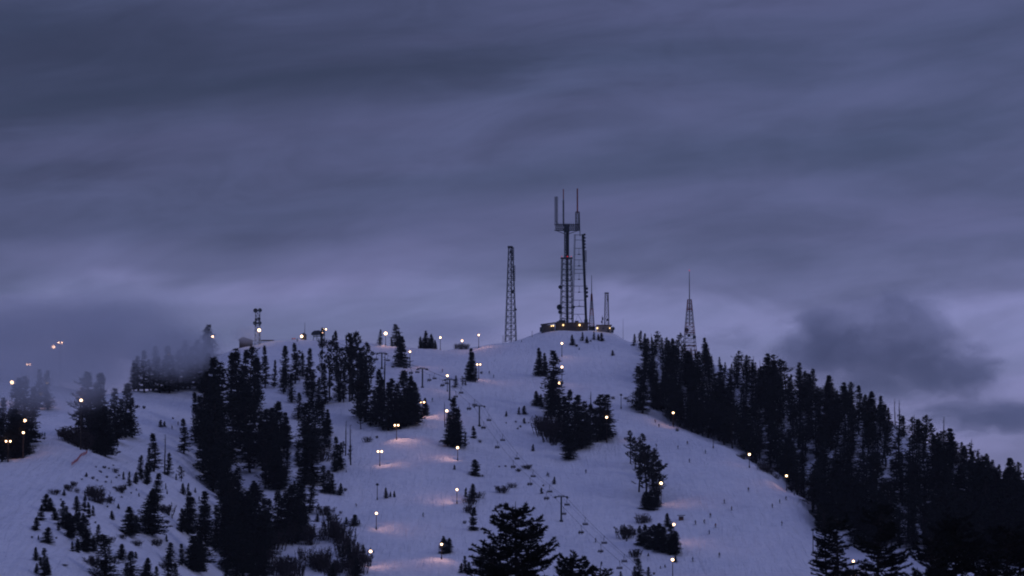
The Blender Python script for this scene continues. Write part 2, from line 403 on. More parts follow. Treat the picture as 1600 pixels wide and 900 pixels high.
def shrub_mb(seed, R=2.2, H0=2.6, n=42, leafy=.0):
    r = random.Random(seed); mb = MB()
    for _ in range(n):
        az = r.uniform(0, 6.28); b = Vector((math.cos(az), math.sin(az), 0)) * r.uniform(0, R * .55)
        hh = H0 * r.uniform(.55, 1.05); out = r.uniform(.15, .75) * R * .6
        tip = b + Vector((math.cos(az) * out, math.sin(az) * out, hh)); mid = b.lerp(tip, .5) + Vector((r.uniform(-.2, .2), r.uniform(-.2, .2), .2))
        mb.tube([b - Vector((0, 0, .3)), mid, tip], [.045, .035, .012], 3, False)
        for _ in range(5):
            q = mid.lerp(tip, r.uniform(-.5, 1)); leaf(mb, q, Vector((r.uniform(-1, 1), r.uniform(-1, 1), r.uniform(.1, 1))), r.uniform(.3, .8), .06, r)
        for _ in range(int(leafy * 10)):
            q = b.lerp(tip, r.uniform(.3, 1)); leaf(mb, q, Vector((r.uniform(-1, 1), r.uniform(-1, 1), r.uniform(-.2, 1))), r.uniform(.25, .5), .2, r)
    return mb

PROTO = {}
def make_proto(key, name, crown, trunk, m='needles', crown_name='crown'):
    root = empty(name, (0, 0, 0))
    if crown: crown.build(crown_name, MT[m], root)
    trunk.build('trunk', MT['dead' if not crown else 'bark'], root)
    PROTO.setdefault(key, []).append([root, False])
for sd, R in ((1, 2.7), (2, 3.1), (3, 2.4), (4, 2.9)):
    make_proto('fir', 'fir_tree', *conifer(sd, R, kind='fir', bald=.12))
for sd, R in ((11, 4.3), (12, 4.8)):
    make_proto('wide', 'spruce_tree', *conifer(sd, R, kind='wide', levels=34, nb=14, dens=1.3))
for sd, R in ((21, 2.2), (22, 2.5)):
    make_proto('col', 'columnar_fir', *conifer(sd, R, kind='col', levels=38, bald=.2))
for sd, R, ln in ((31, 3.2, .0), (32, 3.6, .02), (33, 3.0, -.03), (34, 3.3, .04)):
    make_proto('pine', 'pine_tree', *conifer(sd, R, base=.16, kind='pine', levels=24, nb=6, lean=ln), m='needles_b')
for sd in (41, 42, 43):
    make_proto('snag', 'dead_tree', None, snag(sd))
for sd, R in ((51, 4.4), (52, 5.4), (53, 3.8)):
    make_proto('young', 'young_fir', *conifer(sd, R, base=.0, kind='wide', levels=26, nb=15, dens=1.4))
for sd, le in ((61, .5), (62, .9), (63, .2)):
    r0 = shrub_mb(sd, leafy=le).build('shrub', MT['twig']); PROTO.setdefault('shrub', []).append([r0, False])
WK = dict(fir=1.45, wide=1.15, col=1.45, pine=1.3, snag=1.3, young=1.8, shrub=1.1)
def plant(kind, loc, h, label, cat, group, wf=1.0, rz=None):
    lst = PROTO[kind]; e = lst[rnd.randrange(len(lst))]
    o = e[0] if not e[1] else copy_tree(e[0]); e[1] = True
    k = h / (2.6 if kind == 'shrub' else 16.0)
    o.location = loc; wf *= WK[kind]; o.scale = (k * wf, k * wf, k); o.rotation_euler = (0, 0, rnd.uniform(0, 6.28) if rz is None else rz)
    tag(o, label, cat, group)
    return o
CAT = dict(fir='fir tree', wide='spruce tree', col='fir tree', pine='pine tree', snag='dead tree', young='young fir', shrub='shrub')
ADJ = dict(fir='dark pointed fir', wide='broad dark spruce', col='slim columnar fir', pine='ragged dark pine', snag='bare dead tree', young='small bushy fir', shrub='low bare shrub')
SIL = []      # screen boxes taken by explicit trees (used to thin the filler)
def cluster(phrase, group, items, wk=1.0):
    """items: (px, top, base, kind[, width]) - trees of one clump, labelled by their order in it"""
    items = sorted(items, key=lambda q: q[0])
    cnt = {}; seen = {}
    for it in items: cnt[it[3]] = cnt.get(it[3], 0) + 1
    for it in items:
        px, top, bs, kd = it[:4]; wf = it[4] if len(it) > 4 else 1.0
        g = ground(px, bs); h = max(.6, P(px, top, g.y).z - g.z)
        seen[kd] = seen.get(kd, 0) + 1
        c = cnt[kd]
        if c == 1: lab = f'the {ADJ[kd]} {phrase}'
        elif c <= 18: lab = f'{ADJ[kd]}, {ORD[seen[kd]-1]} of {c} from the left, {phrase}'
        else: lab = f'{ADJ[kd]} {phrase}'
        lab = ' '.join(lab.split()[:16])
        plant(kd, g, h, lab, CAT[kd], group if c > 1 or len(items) > 1 else None, wf * wk)
        SIL.append((px, top, bs))

# --- left, in and beside the fog
cluster('in the misty wood at the left picture edge', 'trees at the left edge', [
    (6, 622, 700, 'fir'), (14, 640, 712, 'fir'), (27, 592, 702, 'fir'), (40, 589, 697, 'fir'), (50, 606, 690, 'fir'), (22, 640, 716, 'wide'),
    (33, 652, 714, 'fir'), (-6, 640, 715, 'fir'), (1, 655, 722, 'fir'), (36, 668, 710, 'young'), (28, 685, 716, 'young')])
cluster('faint in fog above the left wood', 'faint trees in fog', [(60, 578, 640, 'fir'), (73, 580, 640, 'fir')])
cluster('in the clump beside the left piste', 'clump beside the left piste', [
    (130, 592, 692, 'pine'), (139, 583, 694, 'fir'), (154, 584, 700, 'fir'), (150, 600, 706, 'wide', .7), (163, 636, 713, 'wide'), (124, 615, 684, 'pine'),
    (180, 608, 690, 'fir'), (197, 600, 684, 'fir'), (188, 624, 684, 'fir'), (205, 622, 684, 'fir'), (172, 640, 700, 'fir'), (142, 640, 700, 'fir')])
cluster('along the edge of the left piste', 'shrubs along the left piste', [
    (98, 672, 683, 'shrub', 1.4), (106, 668, 688, 'shrub', 1.4), (114, 670, 693, 'shrub', 1.3), (122, 672, 697, 'shrub', 1.3), (131, 678, 702, 'shrub', 1.3), (50, 671, 681, 'shrub')])
cluster('on the foggy ridge left of the dense wood', 'trees on the foggy ridge', [
    (209, 564, 611, 'fir'), (215, 556, 611, 'fir'), (225, 548, 613, 'fir'), (233, 562, 611, 'fir'), (241, 542, 611, 'fir'), (248, 558, 614, 'fir'),
    (256, 562, 612, 'fir'), (263, 541, 615, 'fir'), (270, 556, 612, 'fir'), (279, 547, 611, 'col'), (289, 533, 608, 'fir'), (297, 543, 608, 'fir'),
    (308, 532, 608, 'col'), (317, 543, 612, 'fir'), (324, 552, 618, 'fir')])
cluster('standing half hidden in fog on the ridge top', 'ridge top trees in fog', [(326, 508, 560, 'col', 1.3), (320, 522, 560, 'fir', 1.2)])
cluster('on the open snow left of the dense wood', 'shrubs on the left snowfield', [
    (251, 656, 667, 'young', .8), (257, 658, 667, 'young', .8), (270, 652, 655, 'shrub'), (214, 633, 638, 'shrub', 1.6), (225, 634, 639, 'shrub')])
cluster('alone on the snow before the dense wood', None, [(287, 655, 709, 'fir', 1.1)])
# --- knoll bottom left
cluster('at the crest of the left knoll', 'trees on the knoll crest', [
    (240, 678, 737, 'fir', 1.2), (233, 700, 740, 'fir'), (220, 712, 750, 'fir', 1.1), (229, 724, 757, 'wide', .8), (212, 738, 756, 'young', .7), (202, 737, 761, 'fir'),
    (257, 678, 741, 'snag'), (263, 708, 744, 'fir', 1.2), (283, 728, 752, 'pine', 1.3), (275, 740, 750, 'young', .6), (193, 737, 750, 'young', .5)])
cluster('among the bushes at the right knoll edge', 'young trees at the right knoll edge', [
    (286, 755, 773, 'young', .7), (294, 755, 769, 'young', .7), (305, 762, 770, 'young', .6), (259, 755, 765, 'young', .5), (261, 765, 772, 'young', .5), (311, 775, 781, 'young', .6),
    (268, 784, 789, 'young', .5), (253, 789, 801, 'shrub', 1.0), (262, 788, 804, 'shrub', 1.2), (269, 803, 811, 'young', .6), (261, 812, 819, 'shrub'), (306, 784, 789, 'young', .5)])
cluster('standing on the face of the left knoll', 'large firs on the knoll face', [
    (246, 740, 786, 'fir', 1.2), (237, 766, 836, 'wide', .95), (203, 792, 838, 'wide', .95), (213, 805, 834, 'fir', 1.1), (295, 770, 836, 'wide', .8), (285, 795, 833, 'fir'),
    (320, 768, 838, 'fir'), (316, 790, 888, 'fir', 1.3), (302, 838, 893, 'wide', .8), (310, 832, 895, 'wide', .7), (267, 848, 888, 'fir', 1.3), (284, 850, 884, 'fir', 1.1)], 1.25)
cluster('along the bottom of the left knoll', 'trees along the knoll foot', [
    (163, 836, 908, 'fir', 1.3), (190, 850, 875, 'young', .8), (205, 862, 910, 'fir', 1.3), (198, 880, 912, 'fir'), (230, 872, 912, 'wide', .9), (244, 885, 915, 'fir'), (262, 865, 915, 'fir'),
    (172, 838, 849, 'shrub', 1.2), (145, 869, 884, 'shrub', 1.2), (214, 844, 853, 'shrub', 1.4), (244, 843, 853, 'shrub', 1.6), (212, 862, 873, 'young', .6), (260, 836, 847, 'young', .5), (274, 880, 915, 'fir'),
    (191, 834, 842, 'shrub', 1.3), (254, 878, 888, 'shrub'), (178, 870, 880, 'shrub')], 1.25)
cluster('in the young thicket on the knoll', 'young thicket on the left knoll', [
    (72, 772, 799, 'young', .7), (79, 778, 798, 'young', .8), (64, 790, 813, 'young', .8), (57, 808, 829, 'young', .7), (86, 794, 813, 'young', .8), (91, 816, 829, 'young', .7),
    (75, 824, 849, 'young', .9), (98, 783, 823, 'fir', 1.2), (104, 791, 826, 'fir', 1.2), (108, 802, 839, 'young', .7), (114, 806, 831, 'young', .6), (120, 775, 798, 'young', .7),
    (123, 800, 830, 'young', .6), (132, 773, 800, 'young', .5), (138, 785, 809, 'young', .6), (145, 790, 806, 'young', .6), (129, 802, 832, 'young', .6), (133, 808, 858, 'fir', 1.2),
    (136, 830, 863, 'wide', 1.0), (146, 838, 863, 'wide', .9), (153, 820, 849, 'fir', 1.1), (113, 846, 862, 'young', .6), (121, 842, 863, 'young', .6), (119, 797, 815, 'young', .6), (127, 815, 838, 'young', .6)], 1.15)
cluster('by the piste at the knoll foot', 'young firs by the left piste', [
    (56, 855, 876, 'young', .7), (57, 880, 896, 'young', .7), (69, 857, 902, 'fir', 1.3), (74, 872, 898, 'young', .6), (63, 870, 885, 'young', .5), (60, 836, 843, 'young', .6)])
cluster('scattered on the upper knoll', 'shrubs on the upper knoll', [
    (84, 764, 773, 'shrub', 1.6), (90, 765, 772, 'shrub', 1.2), (100, 765, 775, 'young', .9), (107, 757, 767, 'shrub', 1.3), (104, 757, 764, 'shrub'), (115, 752, 760, 'shrub', 1.3), (120, 762, 770, 'shrub'),
    (135, 738, 745, 'young', .9), (145, 744, 749, 'shrub'), (148, 758, 784, 'shrub', .9), (155, 762, 786, 'shrub', 1.0), (142, 760, 775, 'shrub', 1.1), (161, 777, 784, 'shrub', 1.4), (172, 776, 786, 'shrub', 1.2),
    (150, 729, 731, 'shrub'), (158, 737, 739, 'shrub'), (170, 731, 734, 'shrub'), (177, 726, 729, 'shrub'), (186, 741, 744, 'shrub', 1.4), (152, 750, 752, 'shrub'), (165, 752, 755, 'shrub', 1.2), (128, 749, 751, 'shrub'), (95, 779, 782, 'shrub'), (178, 760, 764, 'shrub', 1.6), (205, 769, 772, 'shrub'), (190, 775, 778, 'shrub', 1.3), (168, 790, 793, 'shrub'), (52, 822, 826, 'shrub'), (50, 838, 841, 'shrub'), (88, 840, 843, 'shrub'), (102, 883, 886, 'shrub', 2.2), (222, 800, 803, 'shrub'), (230, 755, 758, 'shrub'), (238, 850, 853, 'shrub'),
    (189, 758, 770, 'shrub', 1.3), (196, 757, 765, 'young', .7), (174, 750, 755, 'young', .6), (185, 787, 795, 'young', .8), (175, 798, 812, 'young', .8), (181, 731, 739, 'shrub'), (163, 728, 732, 'shrub', 1.5),
    (167, 743, 747, 'shrub'), (213, 763, 768, 'young', .6), (217, 770, 776, 'young', .6), (182, 745, 748, 'shrub', 1.2), (149, 815, 818, 'shrub'), (156, 735, 738, 'shrub', 1.4)])
# --- the dense wood on the left
DENSE = [
    (305, 614, 690, 'fir'), (312, 620, 700, 'fir'), (320, 582, 700, 'fir'), (330, 560, 685, 'fir', 1.2), (340, 568, 700, 'col', 1.3), (336, 590, 740, 'fir'), (316, 640, 740, 'fir'), (346, 620, 740, 'fir'), (327, 650, 760, 'fir', 1.2), (345, 660, 770, 'fir'),
    (360, 552, 650, 'fir', 1.1), (370, 546, 660, 'col', 1.3), (382, 548, 650, 'fir'), (392, 545, 660, 'pine'), (398, 560, 670, 'fir'), (375, 590, 700, 'fir', 1.2), (386, 600, 720, 'fir', 1.2), (362, 620, 720, 'fir', 1.2),
    (402, 560, 640, 'fir'), (414, 541, 606, 'fir', .9), (429, 563, 606, 'fir', .9), (446, 541, 605, 'fir', 1.1), (461, 537, 600, 'fir', 1.1), (473, 552, 590, 'fir', 1.1), (466, 548, 592, 'pine'), (485, 545, 610, 'fir', 1.1), (455, 585, 630, 'fir', 1.1), (443, 570, 615, 'fir'),
    (480, 575, 620, 'fir', 1.1), (489, 580, 622, 'fir'), (503, 515, 600, 'pine', .6), (515, 527, 625, 'pine', .8), (525, 518, 590, 'fir', .8), (533, 545, 628, 'pine'), (529, 575, 629, 'fir'), (507, 570, 632, 'fir'), (498, 590, 640, 'fir'), (537, 570, 628, 'fir', .8),
    (545, 523, 628, 'pine', .8), (550, 527, 625, 'fir', .8), (558, 522, 640, 'pine', .9), (563, 545, 655, 'fir', .9), (570, 560, 660, 'fir', 1.1), (575, 537, 610, 'pine'), (580, 550, 600, 'pine')]
cluster('in the dense wood on the left slope', 'trees of the dense left wood', DENSE, .78)
cluster('in the middle stand left of the lift line', 'middle stand left of the lift', [
    (430, 632, 700, 'fir', 1.2), (437, 628, 695, 'fir', 1.1), (423, 638, 705, 'fir', 1.1), (446, 645, 700, 'wide', .8), (414, 640, 720, 'fir', 1.2), (405, 655, 720, 'fir'),
    (467, 614, 655, 'fir', 1.1), (476, 632, 700, 'fir', 1.1), (484, 622, 720, 'fir', 1.1), (494, 628, 705, 'fir', 1.1), (505, 628, 680, 'fir', 1.2), (512, 640, 682, 'wide', .7), (509, 655, 700, 'fir', 1.1),
    (487, 680, 758, 'fir', 1.4), (478, 700, 757, 'wide', .9), (466, 690, 730, 'fir'), (430, 690, 765, 'fir', 1.2), (437, 706, 766, 'wide', .9), (448, 700, 745, 'fir', .9), (443, 660, 715, 'fir'), (460, 752, 766, 'young', .7), (420, 740, 765, 'fir')])
cluster('in the clump above the twin lit lamp posts', 'clump above the lamp posts', [
    (563, 622, 671, 'pine', .8), (572, 640, 660, 'fir', 1.3), (579, 640, 667, 'fir', 1.1), (590, 578, 663, 'fir', .9), (597, 590, 672, 'fir', .8), (600, 549, 640, 'snag', .9), (607, 598, 673, 'fir', 1.0), (613, 592, 668, 'fir'), (622, 600, 670, 'fir'),
    (632, 580, 668, 'fir', 1.1), (641, 588, 665, 'wide', .7), (649, 598, 660, 'wide', .7), (627, 620, 670, 'fir', 1.2), (617, 625, 670, 'fir', 1.1), (585, 610, 660, 'fir'), (664, 622, 650, 'wide', .9)])
cluster('in the sparse group beside the open snow', 'sparse group by the open snow', [
    (540, 657, 712, 'snag'), (548, 663, 727, 'snag'), (526, 683, 733, 'fir', 1.1), (515, 684, 705, 'pine'), (532, 692, 734, 'fir'), (523, 705, 738, 'fir'), (536, 690, 712, 'pine'), (547, 695, 722, 'pine', .8), (500, 700, 720, 'shrub', 2), (541, 734, 739, 'young', .5)])
cluster('in the small group below the sparse trees', 'small fir group mid left', [(506, 728, 771, 'fir', 1.3), (514, 735, 772, 'fir', 1.3), (520, 740, 772, 'fir', 1.3), (532, 755, 774, 'young', .7), (539, 762, 768, 'shrub')])
cluster('in the dark foremost stand left of centre', 'foremost stand left of centre', [
    (402, 758, 860, 'fir', 1.3), (411, 780, 855, 'fir', 1.1), (422, 780, 850, 'fir', 1.1), (433, 768, 850, 'fir', 1.1), (441, 780, 850, 'fir', 1.1), (452, 760, 845, 'fir', 1.1), (463, 780, 850, 'fir', 1.1), (477, 793, 838, 'fir', 1.1),
    (392, 760, 850, 'fir', 1.2), (384, 770, 860, 'fir', 1.2), (374, 770, 845, 'fir', 1.2), (356, 775, 850, 'fir', 1.2), (345, 775, 855, 'fir'), (363, 800, 870, 'fir', 1.3), (380, 820, 880, 'wide', .9), (396, 830, 880, 'fir', 1.2),
    (370, 850, 905, 'fir', 1.2), (355, 880, 925, 'fir', 1.2), (404, 850, 900, 'fir', 1.2), (394, 870, 905, 'wide'), (412, 860, 910, 'fir', 1.2), (337, 790, 860, 'fir')])
BR = []
rb = random.Random(5)
for k in range(34):
    px = rb.uniform(418, 560); top_line = 822 + max(0, (px - 500)) * .15; b = rb.uniform(top_line + 12, 905)
    BR.append((px, b - rb.uniform(20, 36), b, 'shrub', rb.uniform(.7, 1.0)))
cluster('in the bare thicket below the foremost stand', 'bare thicket at the bottom', BR)
cluster('at the right end of the bare thicket', 'young firs by the bare thicket', [
    (535, 855, 880, 'fir', 1.2), (545, 852, 890, 'fir', 1.3), (551, 870, 895, 'fir', 1.2), (559, 847, 865, 'fir', 1.1), (568, 852, 869, 'young', .8), (557, 872, 905, 'wide'), (530, 824, 840, 'fir'), (520, 880, 910, 'wide'), (571, 868, 880, 'shrub', 1.5), (579, 855, 862, 'young', .5)])
cluster('on the snow between stand and lamp posts', 'bushes between stand and lamps', [
    (497, 787, 798, 'pine', 1.2), (508, 791, 805, 'shrub', 1.8), (514, 800, 813, 'young', 1.1), (496, 803, 816, 'young', .8), (541, 808, 819, 'young', .8), (554, 804, 821, 'young', 1.3), (562, 812, 818, 'young', .6),
    (574, 682, 691, 'shrub', 1.6), (589, 681, 685, 'shrub'), (541, 842, 848, 'shrub', 1.6), (532, 798, 803, 'shrub')])
cluster('beside the unlit post on the piste', 'three young firs by the unlit post', [(603, 762, 779, 'young', .6), (610, 768, 777, 'young', .6), (616, 767, 777, 'young', .6)])
# --- skyline and middle of the hill
cluster('on the skyline beside the brightest lamp', 'skyline trees by the bright lamp', [(594, 515, 540, 'col', .9), (619, 507, 541, 'col', 1.5), (612, 528, 541, 'fir', 1.2), (624, 520, 541, 'fir', 1.3)])
cluster('standing just below the skyline by the lamp', None, [(627, 526, 574, 'wide', .9)])
cluster('in the trio on the left skyline', 'trio of firs on the skyline', [(665, 517, 541, 'wide', .9), (674, 522, 543, 'wide', .9), (657, 526, 541, 'wide', .9), (670, 528, 543, 'wide', .9), (680, 531, 544, 'wide', .7)])
cluster('around the small skyline lamp', 'shrubs round the skyline lamp', [(713, 537, 545, 'shrub', 1), (720, 536, 546, 'shrub', 1), (728, 537, 546, 'shrub', 1)])
cluster('standing by the upper ski run', None, [(736, 545, 596, 'wide', .75), (743, 575, 597, 'fir', 1.3)])
cluster('left of the tall tree by the run', 'small trees by the upper run', [(712, 587, 606, 'fir', 1.2), (723, 588, 604, 'pine', 1.1), (727, 595, 602, 'young', .7), (614, 571, 575, 'shrub', 1.3), (752, 580, 584, 'shrub')])
cluster('in the clump beneath the chairlift', 'clump beneath the chairlift', [
    (695, 628, 668, 'snag'), (701, 645, 697, 'fir', 1.1), (708, 622, 699, 'fir', 1.0), (716, 640, 700, 'fir', 1.0), (704, 655, 698, 'fir', 1.2), (712, 655, 700, 'fir', 1.2), (717, 632, 680, 'snag'), (727, 676, 699, 'fir', .8), (740, 666, 685, 'young', .9), (750, 687, 692, 'shrub', 1.2)])
cluster('in the line down the lower piste', 'row of firs down the lower piste', [
    (742, 718, 744, 'young', .9), (738, 756, 783, 'young', .75), (728, 762, 777, 'young', .7), (746, 768, 778, 'shrub', 1.8), (735, 778, 788, 'shrub', 2), (740, 793, 829, 'young', .75), (726, 813, 819, 'shrub'), (710, 726, 734, 'young', .7), (733, 789, 802, 'shrub', 1.2),
    (754, 742, 745, 'shrub'), (747, 775, 779, 'shrub'), (757, 832, 835, 'shrub')])
cluster('behind the lit post low on the piste', 'firs behind the low lamp post', [(692, 838, 866, 'young', .8), (702, 841, 864, 'young', .8), (697, 843, 866, 'young', .8)])
cluster('left of the foreground pine', 'small firs left of the foreground pine', [(727, 869, 895, 'fir', 1.4), (721, 880, 895, 'young', .7), (733, 878, 895, 'young', .8)])
cluster('on the slope below the chairs', 'low bushes below the chairs', [
    (784, 759, 771, 'shrub', 1.7), (800, 754, 762, 'shrub', 1.7), (779, 789, 794, 'shrub', 2), (771, 797, 800, 'shrub', 2), (824, 726, 733, 'shrub', 2), (810, 732, 737, 'shrub', 1.5), (790, 727, 730, 'shrub', 1.4), (766, 848, 852, 'shrub', 1.6),
    (833, 694, 705, 'young', .6), (866, 745, 757, 'young', .7), (846, 762, 771, 'young', .8), (780, 728, 730, 'shrub'), (855, 737, 744, 'fir', 1.2), (849, 757, 760, 'shrub')])
cluster('on the open slope right of the lift', 'small firs right of the lift', [
    (791, 642, 651, 'young', .6), (811, 636, 648, 'young', .8), (819, 634, 647, 'young', .8), (819, 653, 662, 'young', .8), (813, 664, 668, 'shrub'), (809, 668, 671, 'shrub'), (826, 659, 662, 'shrub'), (806, 657, 660, 'shrub'), (791, 660, 662, 'shrub')])
cluster('in the pair below the summit', 'pair of trees below the summit', [(842, 544, 588, 'wide', .75), (851, 552, 588, 'wide', .7)])
cluster('in the wood on the middle slope', 'wood on the middle slope', [
    (864, 549, 640, 'col', 1.0), (866, 580, 650, 'col', 1.2), (861, 600, 655, 'fir', 1.2), (838, 611, 634, 'wide', 1.2), (845, 616, 634, 'young', .6), (873, 618, 668, 'fir'), (882, 620, 690, 'fir', 1.1), (889, 610, 690, 'fir', .9), (896, 630, 705, 'fir', 1.2), (902, 618, 700, 'fir', 1.1),
    (912, 628, 700, 'fir', 1.1), (907, 640, 702, 'fir', 1.2), (922, 611, 690, 'snag'), (922, 632, 690, 'fir'), (917, 645, 697, 'fir', 1.2), (889, 672, 719, 'wide', .9), (938, 617, 688, 'col', 1.3), (946, 617, 688, 'col', 1.3), (950, 640, 683, 'fir', 1.2), (932, 640, 690, 'fir', 1.2), (886, 660, 705, 'fir', 1.3),
    (941, 640, 688, 'fir', 1.3), (855, 650, 682, 'shrub', 1), (849, 648, 678, 'shrub', .9), (862, 652, 690, 'shrub', .8), (874, 660, 690, 'shrub', .9), (866, 686, 696, 'shrub', 1.3), (957, 677, 683, 'young', .8), (847, 630, 636, 'shrub')])
cluster('just below the summit buildings', 'small firs below the summit buildings', [
    (894, 523, 540, 'wide', 1.0), (910, 519, 533, 'fir', 1.2), (917, 526, 536, 'young', .8), (928, 518, 531, 'fir', 1.2), (935, 522, 532, 'young', .7), (940, 520, 533, 'young', .7), (905, 543, 547, 'young', .7), (957, 547, 556, 'young', .8), (901, 538, 542, 'shrub'), (923, 531, 534, 'shrub')])
cluster('at the top edge of the right wood', 'trees at the top of the right wood', [(991, 522, 541, 'fir', 1.2), (999, 573, 640, 'fir', 1.3), (1004, 590, 646, 'fir', 1.3), (958, 619, 624, 'shrub'), (978, 620, 624, 'shrub', 1.6)])
cluster('in the tall clump on the right run', 'tall clump on the right run', [
    (985, 674, 725, 'pine', .9), (992, 685, 735, 'pine', .9), (999, 690, 770, 'pine', .8), (1006, 679, 735, 'pine', 1.0), (1008, 700, 775, 'pine', 1.0), (1013, 696, 745, 'fir', 1.1), (1019, 702, 762, 'pine', 1.1), (1026, 712, 780, 'pine', 1.0), (1030, 722, 786, 'pine', .9),
    (1015, 747, 790, 'snag'), (1010, 768, 796, 'young', .9), (1018, 766, 797, 'young', .9), (1026, 770, 793, 'young', .9), (1005, 772, 788, 'young', .7), (1022, 740, 775, 'fir')])
cluster('in the low clump beside the run', 'low clump beside the right run', [
    (1043, 802, 824, 'young', .8), (1000, 822, 852, 'young', .8), (1007, 820, 853, 'young', .8), (1014, 824, 856, 'young', .8), (1022, 820, 857, 'young', .8), (1030, 818, 859, 'young', .8), (1037, 824, 862, 'young', .8), (1048, 820, 866, 'fir', 1.6), (1055, 830, 864, 'young', .8), (1050, 835, 866, 'young', .9), (992, 826, 836, 'young', .6)])
cluster('around the low clump by the run', 'shrubs round the low clump', [
    (977, 821, 842, 'shrub', 1.2), (982, 825, 838, 'shrub', 1.3), (1002, 802, 818, 'shrub', 1.2), (1010, 806, 817, 'shrub', 1.4), (993, 858, 871, 'shrub', 1.4), (1013, 864, 870, 'young', .8), (979, 840, 846, 'young', .7), (1055, 868, 879, 'young', .9), (992, 872, 878, 'shrub')])
cluster('at the bottom below the lift line', 'small firs at the bottom centre', [(998, 873, 910, 'fir', 1.5), (992, 885, 912, 'fir', 1.2), (1014, 886, 910, 'fir', 1.4), (970, 893, 912, 'fir', 1.4), (1032, 884, 890, 'young', .8), (1039, 882, 887, 'young', .8), (1022, 894, 898, 'shrub')])
cluster('along the right edge of the run', 'shrubs along the right run edge', [
    (1160, 708, 717, 'shrub', 1.6), (1175, 714, 722, 'shrub', 1.6), (1190, 722, 733, 'shrub', 1.5), (1197, 727, 738, 'shrub', 1.5), (1205, 730, 741, 'shrub', 1.4), (1214, 740, 748, 'shrub', 1.3), (1058, 669, 674, 'shrub'), (1241, 770, 774, 'young', .6), (1236, 758, 768, 'shrub')])
# --- right wood: the skyline row as the photo has it, then filler
CX = [1000, 1060, 1130, 1200, 1250, 1280, 1340, 1400, 1450, 1500, 1600, 1720]
EDGE = [1330, 1285, 1262, 1225, 1170, 1100, 1045, 1010, 985, 965, 950, 940]
CREST = [1480, 1470, 1450, 1425, 1385, 1370, 1330, 1270, 1220, 1180, 1120, 1085]
sky_row = [(1001, 517, 'col'), (1008, 521, 'fir'), (1018, 521, 'snag'), (1019, 527, 'fir'), (1027, 518, 'pine'), (1035, 528, 'fir'), (1042, 527, 'fir'), (1051, 529, 'fir'), (1061, 521, 'pine'), (1069, 537, 'pine'), (1080, 545, 'fir'), (1087, 548, 'fir'), (1101, 528, 'fir'), (1104, 535, 'fir'),
    (1112, 556, 'fir'), (1124, 560, 'fir'), (1133, 566, 'fir'), (1143, 570, 'fir'), (1154, 549, 'pine'), (1166, 555, 'fir'), (1177, 556, 'snag'), (1176, 566, 'fir'), (1188, 562, 'snag'), (1200, 553, 'wide'), (1208, 555, 'pine'), (1218, 562, 'pine'), (1226, 565, 'pine'), (1236, 585, 'fir'), (1250, 567, 'fir'), (1257, 580, 'fir'), (1271, 577, 'fir'),
    (1282, 605, 'fir'), (1295, 587, 'wide'), (1308, 610, 'fir'), (1319, 598, 'wide'), (1328, 598, 'pine'), (1342, 603, 'fir'), (1352, 617, 'fir'), (1361, 612, 'wide'), (1376, 619, 'fir'), (1388, 637, 'fir'), (1398, 623, 'snag'), (1405, 624, 'snag'), (1411, 650, 'fir'), (1425, 652, 'pine'), (1428, 647, 'snag'), (1436, 658, 'fir'), (1445, 650, 'pine'), (1455, 662, 'pine'), (1465, 676, 'fir'),
    (1473, 650, 'snag'), (1484, 670, 'wide'), (1501, 691, 'fir'), (1493, 700, 'fir'), (1516, 685, 'snag'), (1519, 706, 'fir'), (1527, 705, 'fir'), (1542, 710, 'pine'), (1550, 719, 'fir'), (1560, 726, 'fir'), (1568, 736, 'fir'), (1577, 716, 'wide'), (1591, 723, 'pine'), (1600, 738, 'fir'), (1612, 740, 'fir')]
GAPS = [(1195, 690, 11, 9), (1225, 676, 12, 10), (1246, 706, 10, 8), (1264, 724, 14, 9), (1290, 628, 9, 6), (1398, 668, 10, 8), (1450, 700, 10, 7), (1384, 748, 5, 12), (1415, 752, 7, 8), (1440, 862, 12, 10), (1412, 800, 8, 10), (1072, 634, 7, 12), (1026, 574, 8, 7), (1012, 612, 7, 14), (1500, 722, 6, 6)]
for px, top, kd in sky_row:
    cy_ = np.interp(px, CX, CREST) - rnd.uniform(6, 30)
    p = P(px, 600, cy_); z = Hs(p.x, cy_); h = P(px, top, cy_).z - z
    plant(kd, Vector((p.x, cy_, z)), max(5, h), ADJ[kd] + ' on the skyline of the right wood', CAT[kd], 'skyline trees of the right wood', 1.1)
pts = []
rf = random.Random(21); tries = 0
NF = 0
WOOD = []
while NF < 700 and tries < 60000:
    tries += 1
    px = rf.uniform(1006, 1740); e = np.interp(px, CX, EDGE) + 2; c = np.interp(px, CX, CREST) - 18
    Y = rf.uniform(e, c) if rf.random() < .7 else rf.uniform(e, e + 45)
    q = P(px, 700, Y); x, z = q.x, Hs(q.x, Y)
    if any((x - a) ** 2 + (Y - b) ** 2 < 11 for a, b in pts): continue
    h = rf.uniform(12, 17.5) if px > 1040 else rf.uniform(9, 13)
    v = z / Y; base_py = HZ - v * F; top_py = HZ - (z + h) / Y * F
    if any(abs(px - gx) < gw * .55 + 1 and base_py > gy - gh * .4 and top_py < gy + gh * .4 for gx, gy, gw, gh in GAPS): continue
    # keep the skyline clear
    cp = np.interp(px, [a for a, _, _ in sky_row], [b for _, b, _ in sky_row])
    if top_py < cp + 6: h *= .75
    if HZ - (z + h) / Y * F < cp: continue
    pts.append((x, Y)); NF += 1; NI = globals().get('NI', 0) + (px < 1612)
    kd = rf.choices(['fir', 'wide', 'col', 'pine', 'snag'], [6, 1.2, 1.5, 3.4, .8])[0]
    if NI > 150 or px >= 1612: WOOD.append((x, Y, z, h)); continue
    plant(kd, Vector((x, Y, z)), h, ADJ[kd] + ' inside the dense wood right of the ski run', CAT[kd], 'trees of the dense right wood', 1.15)
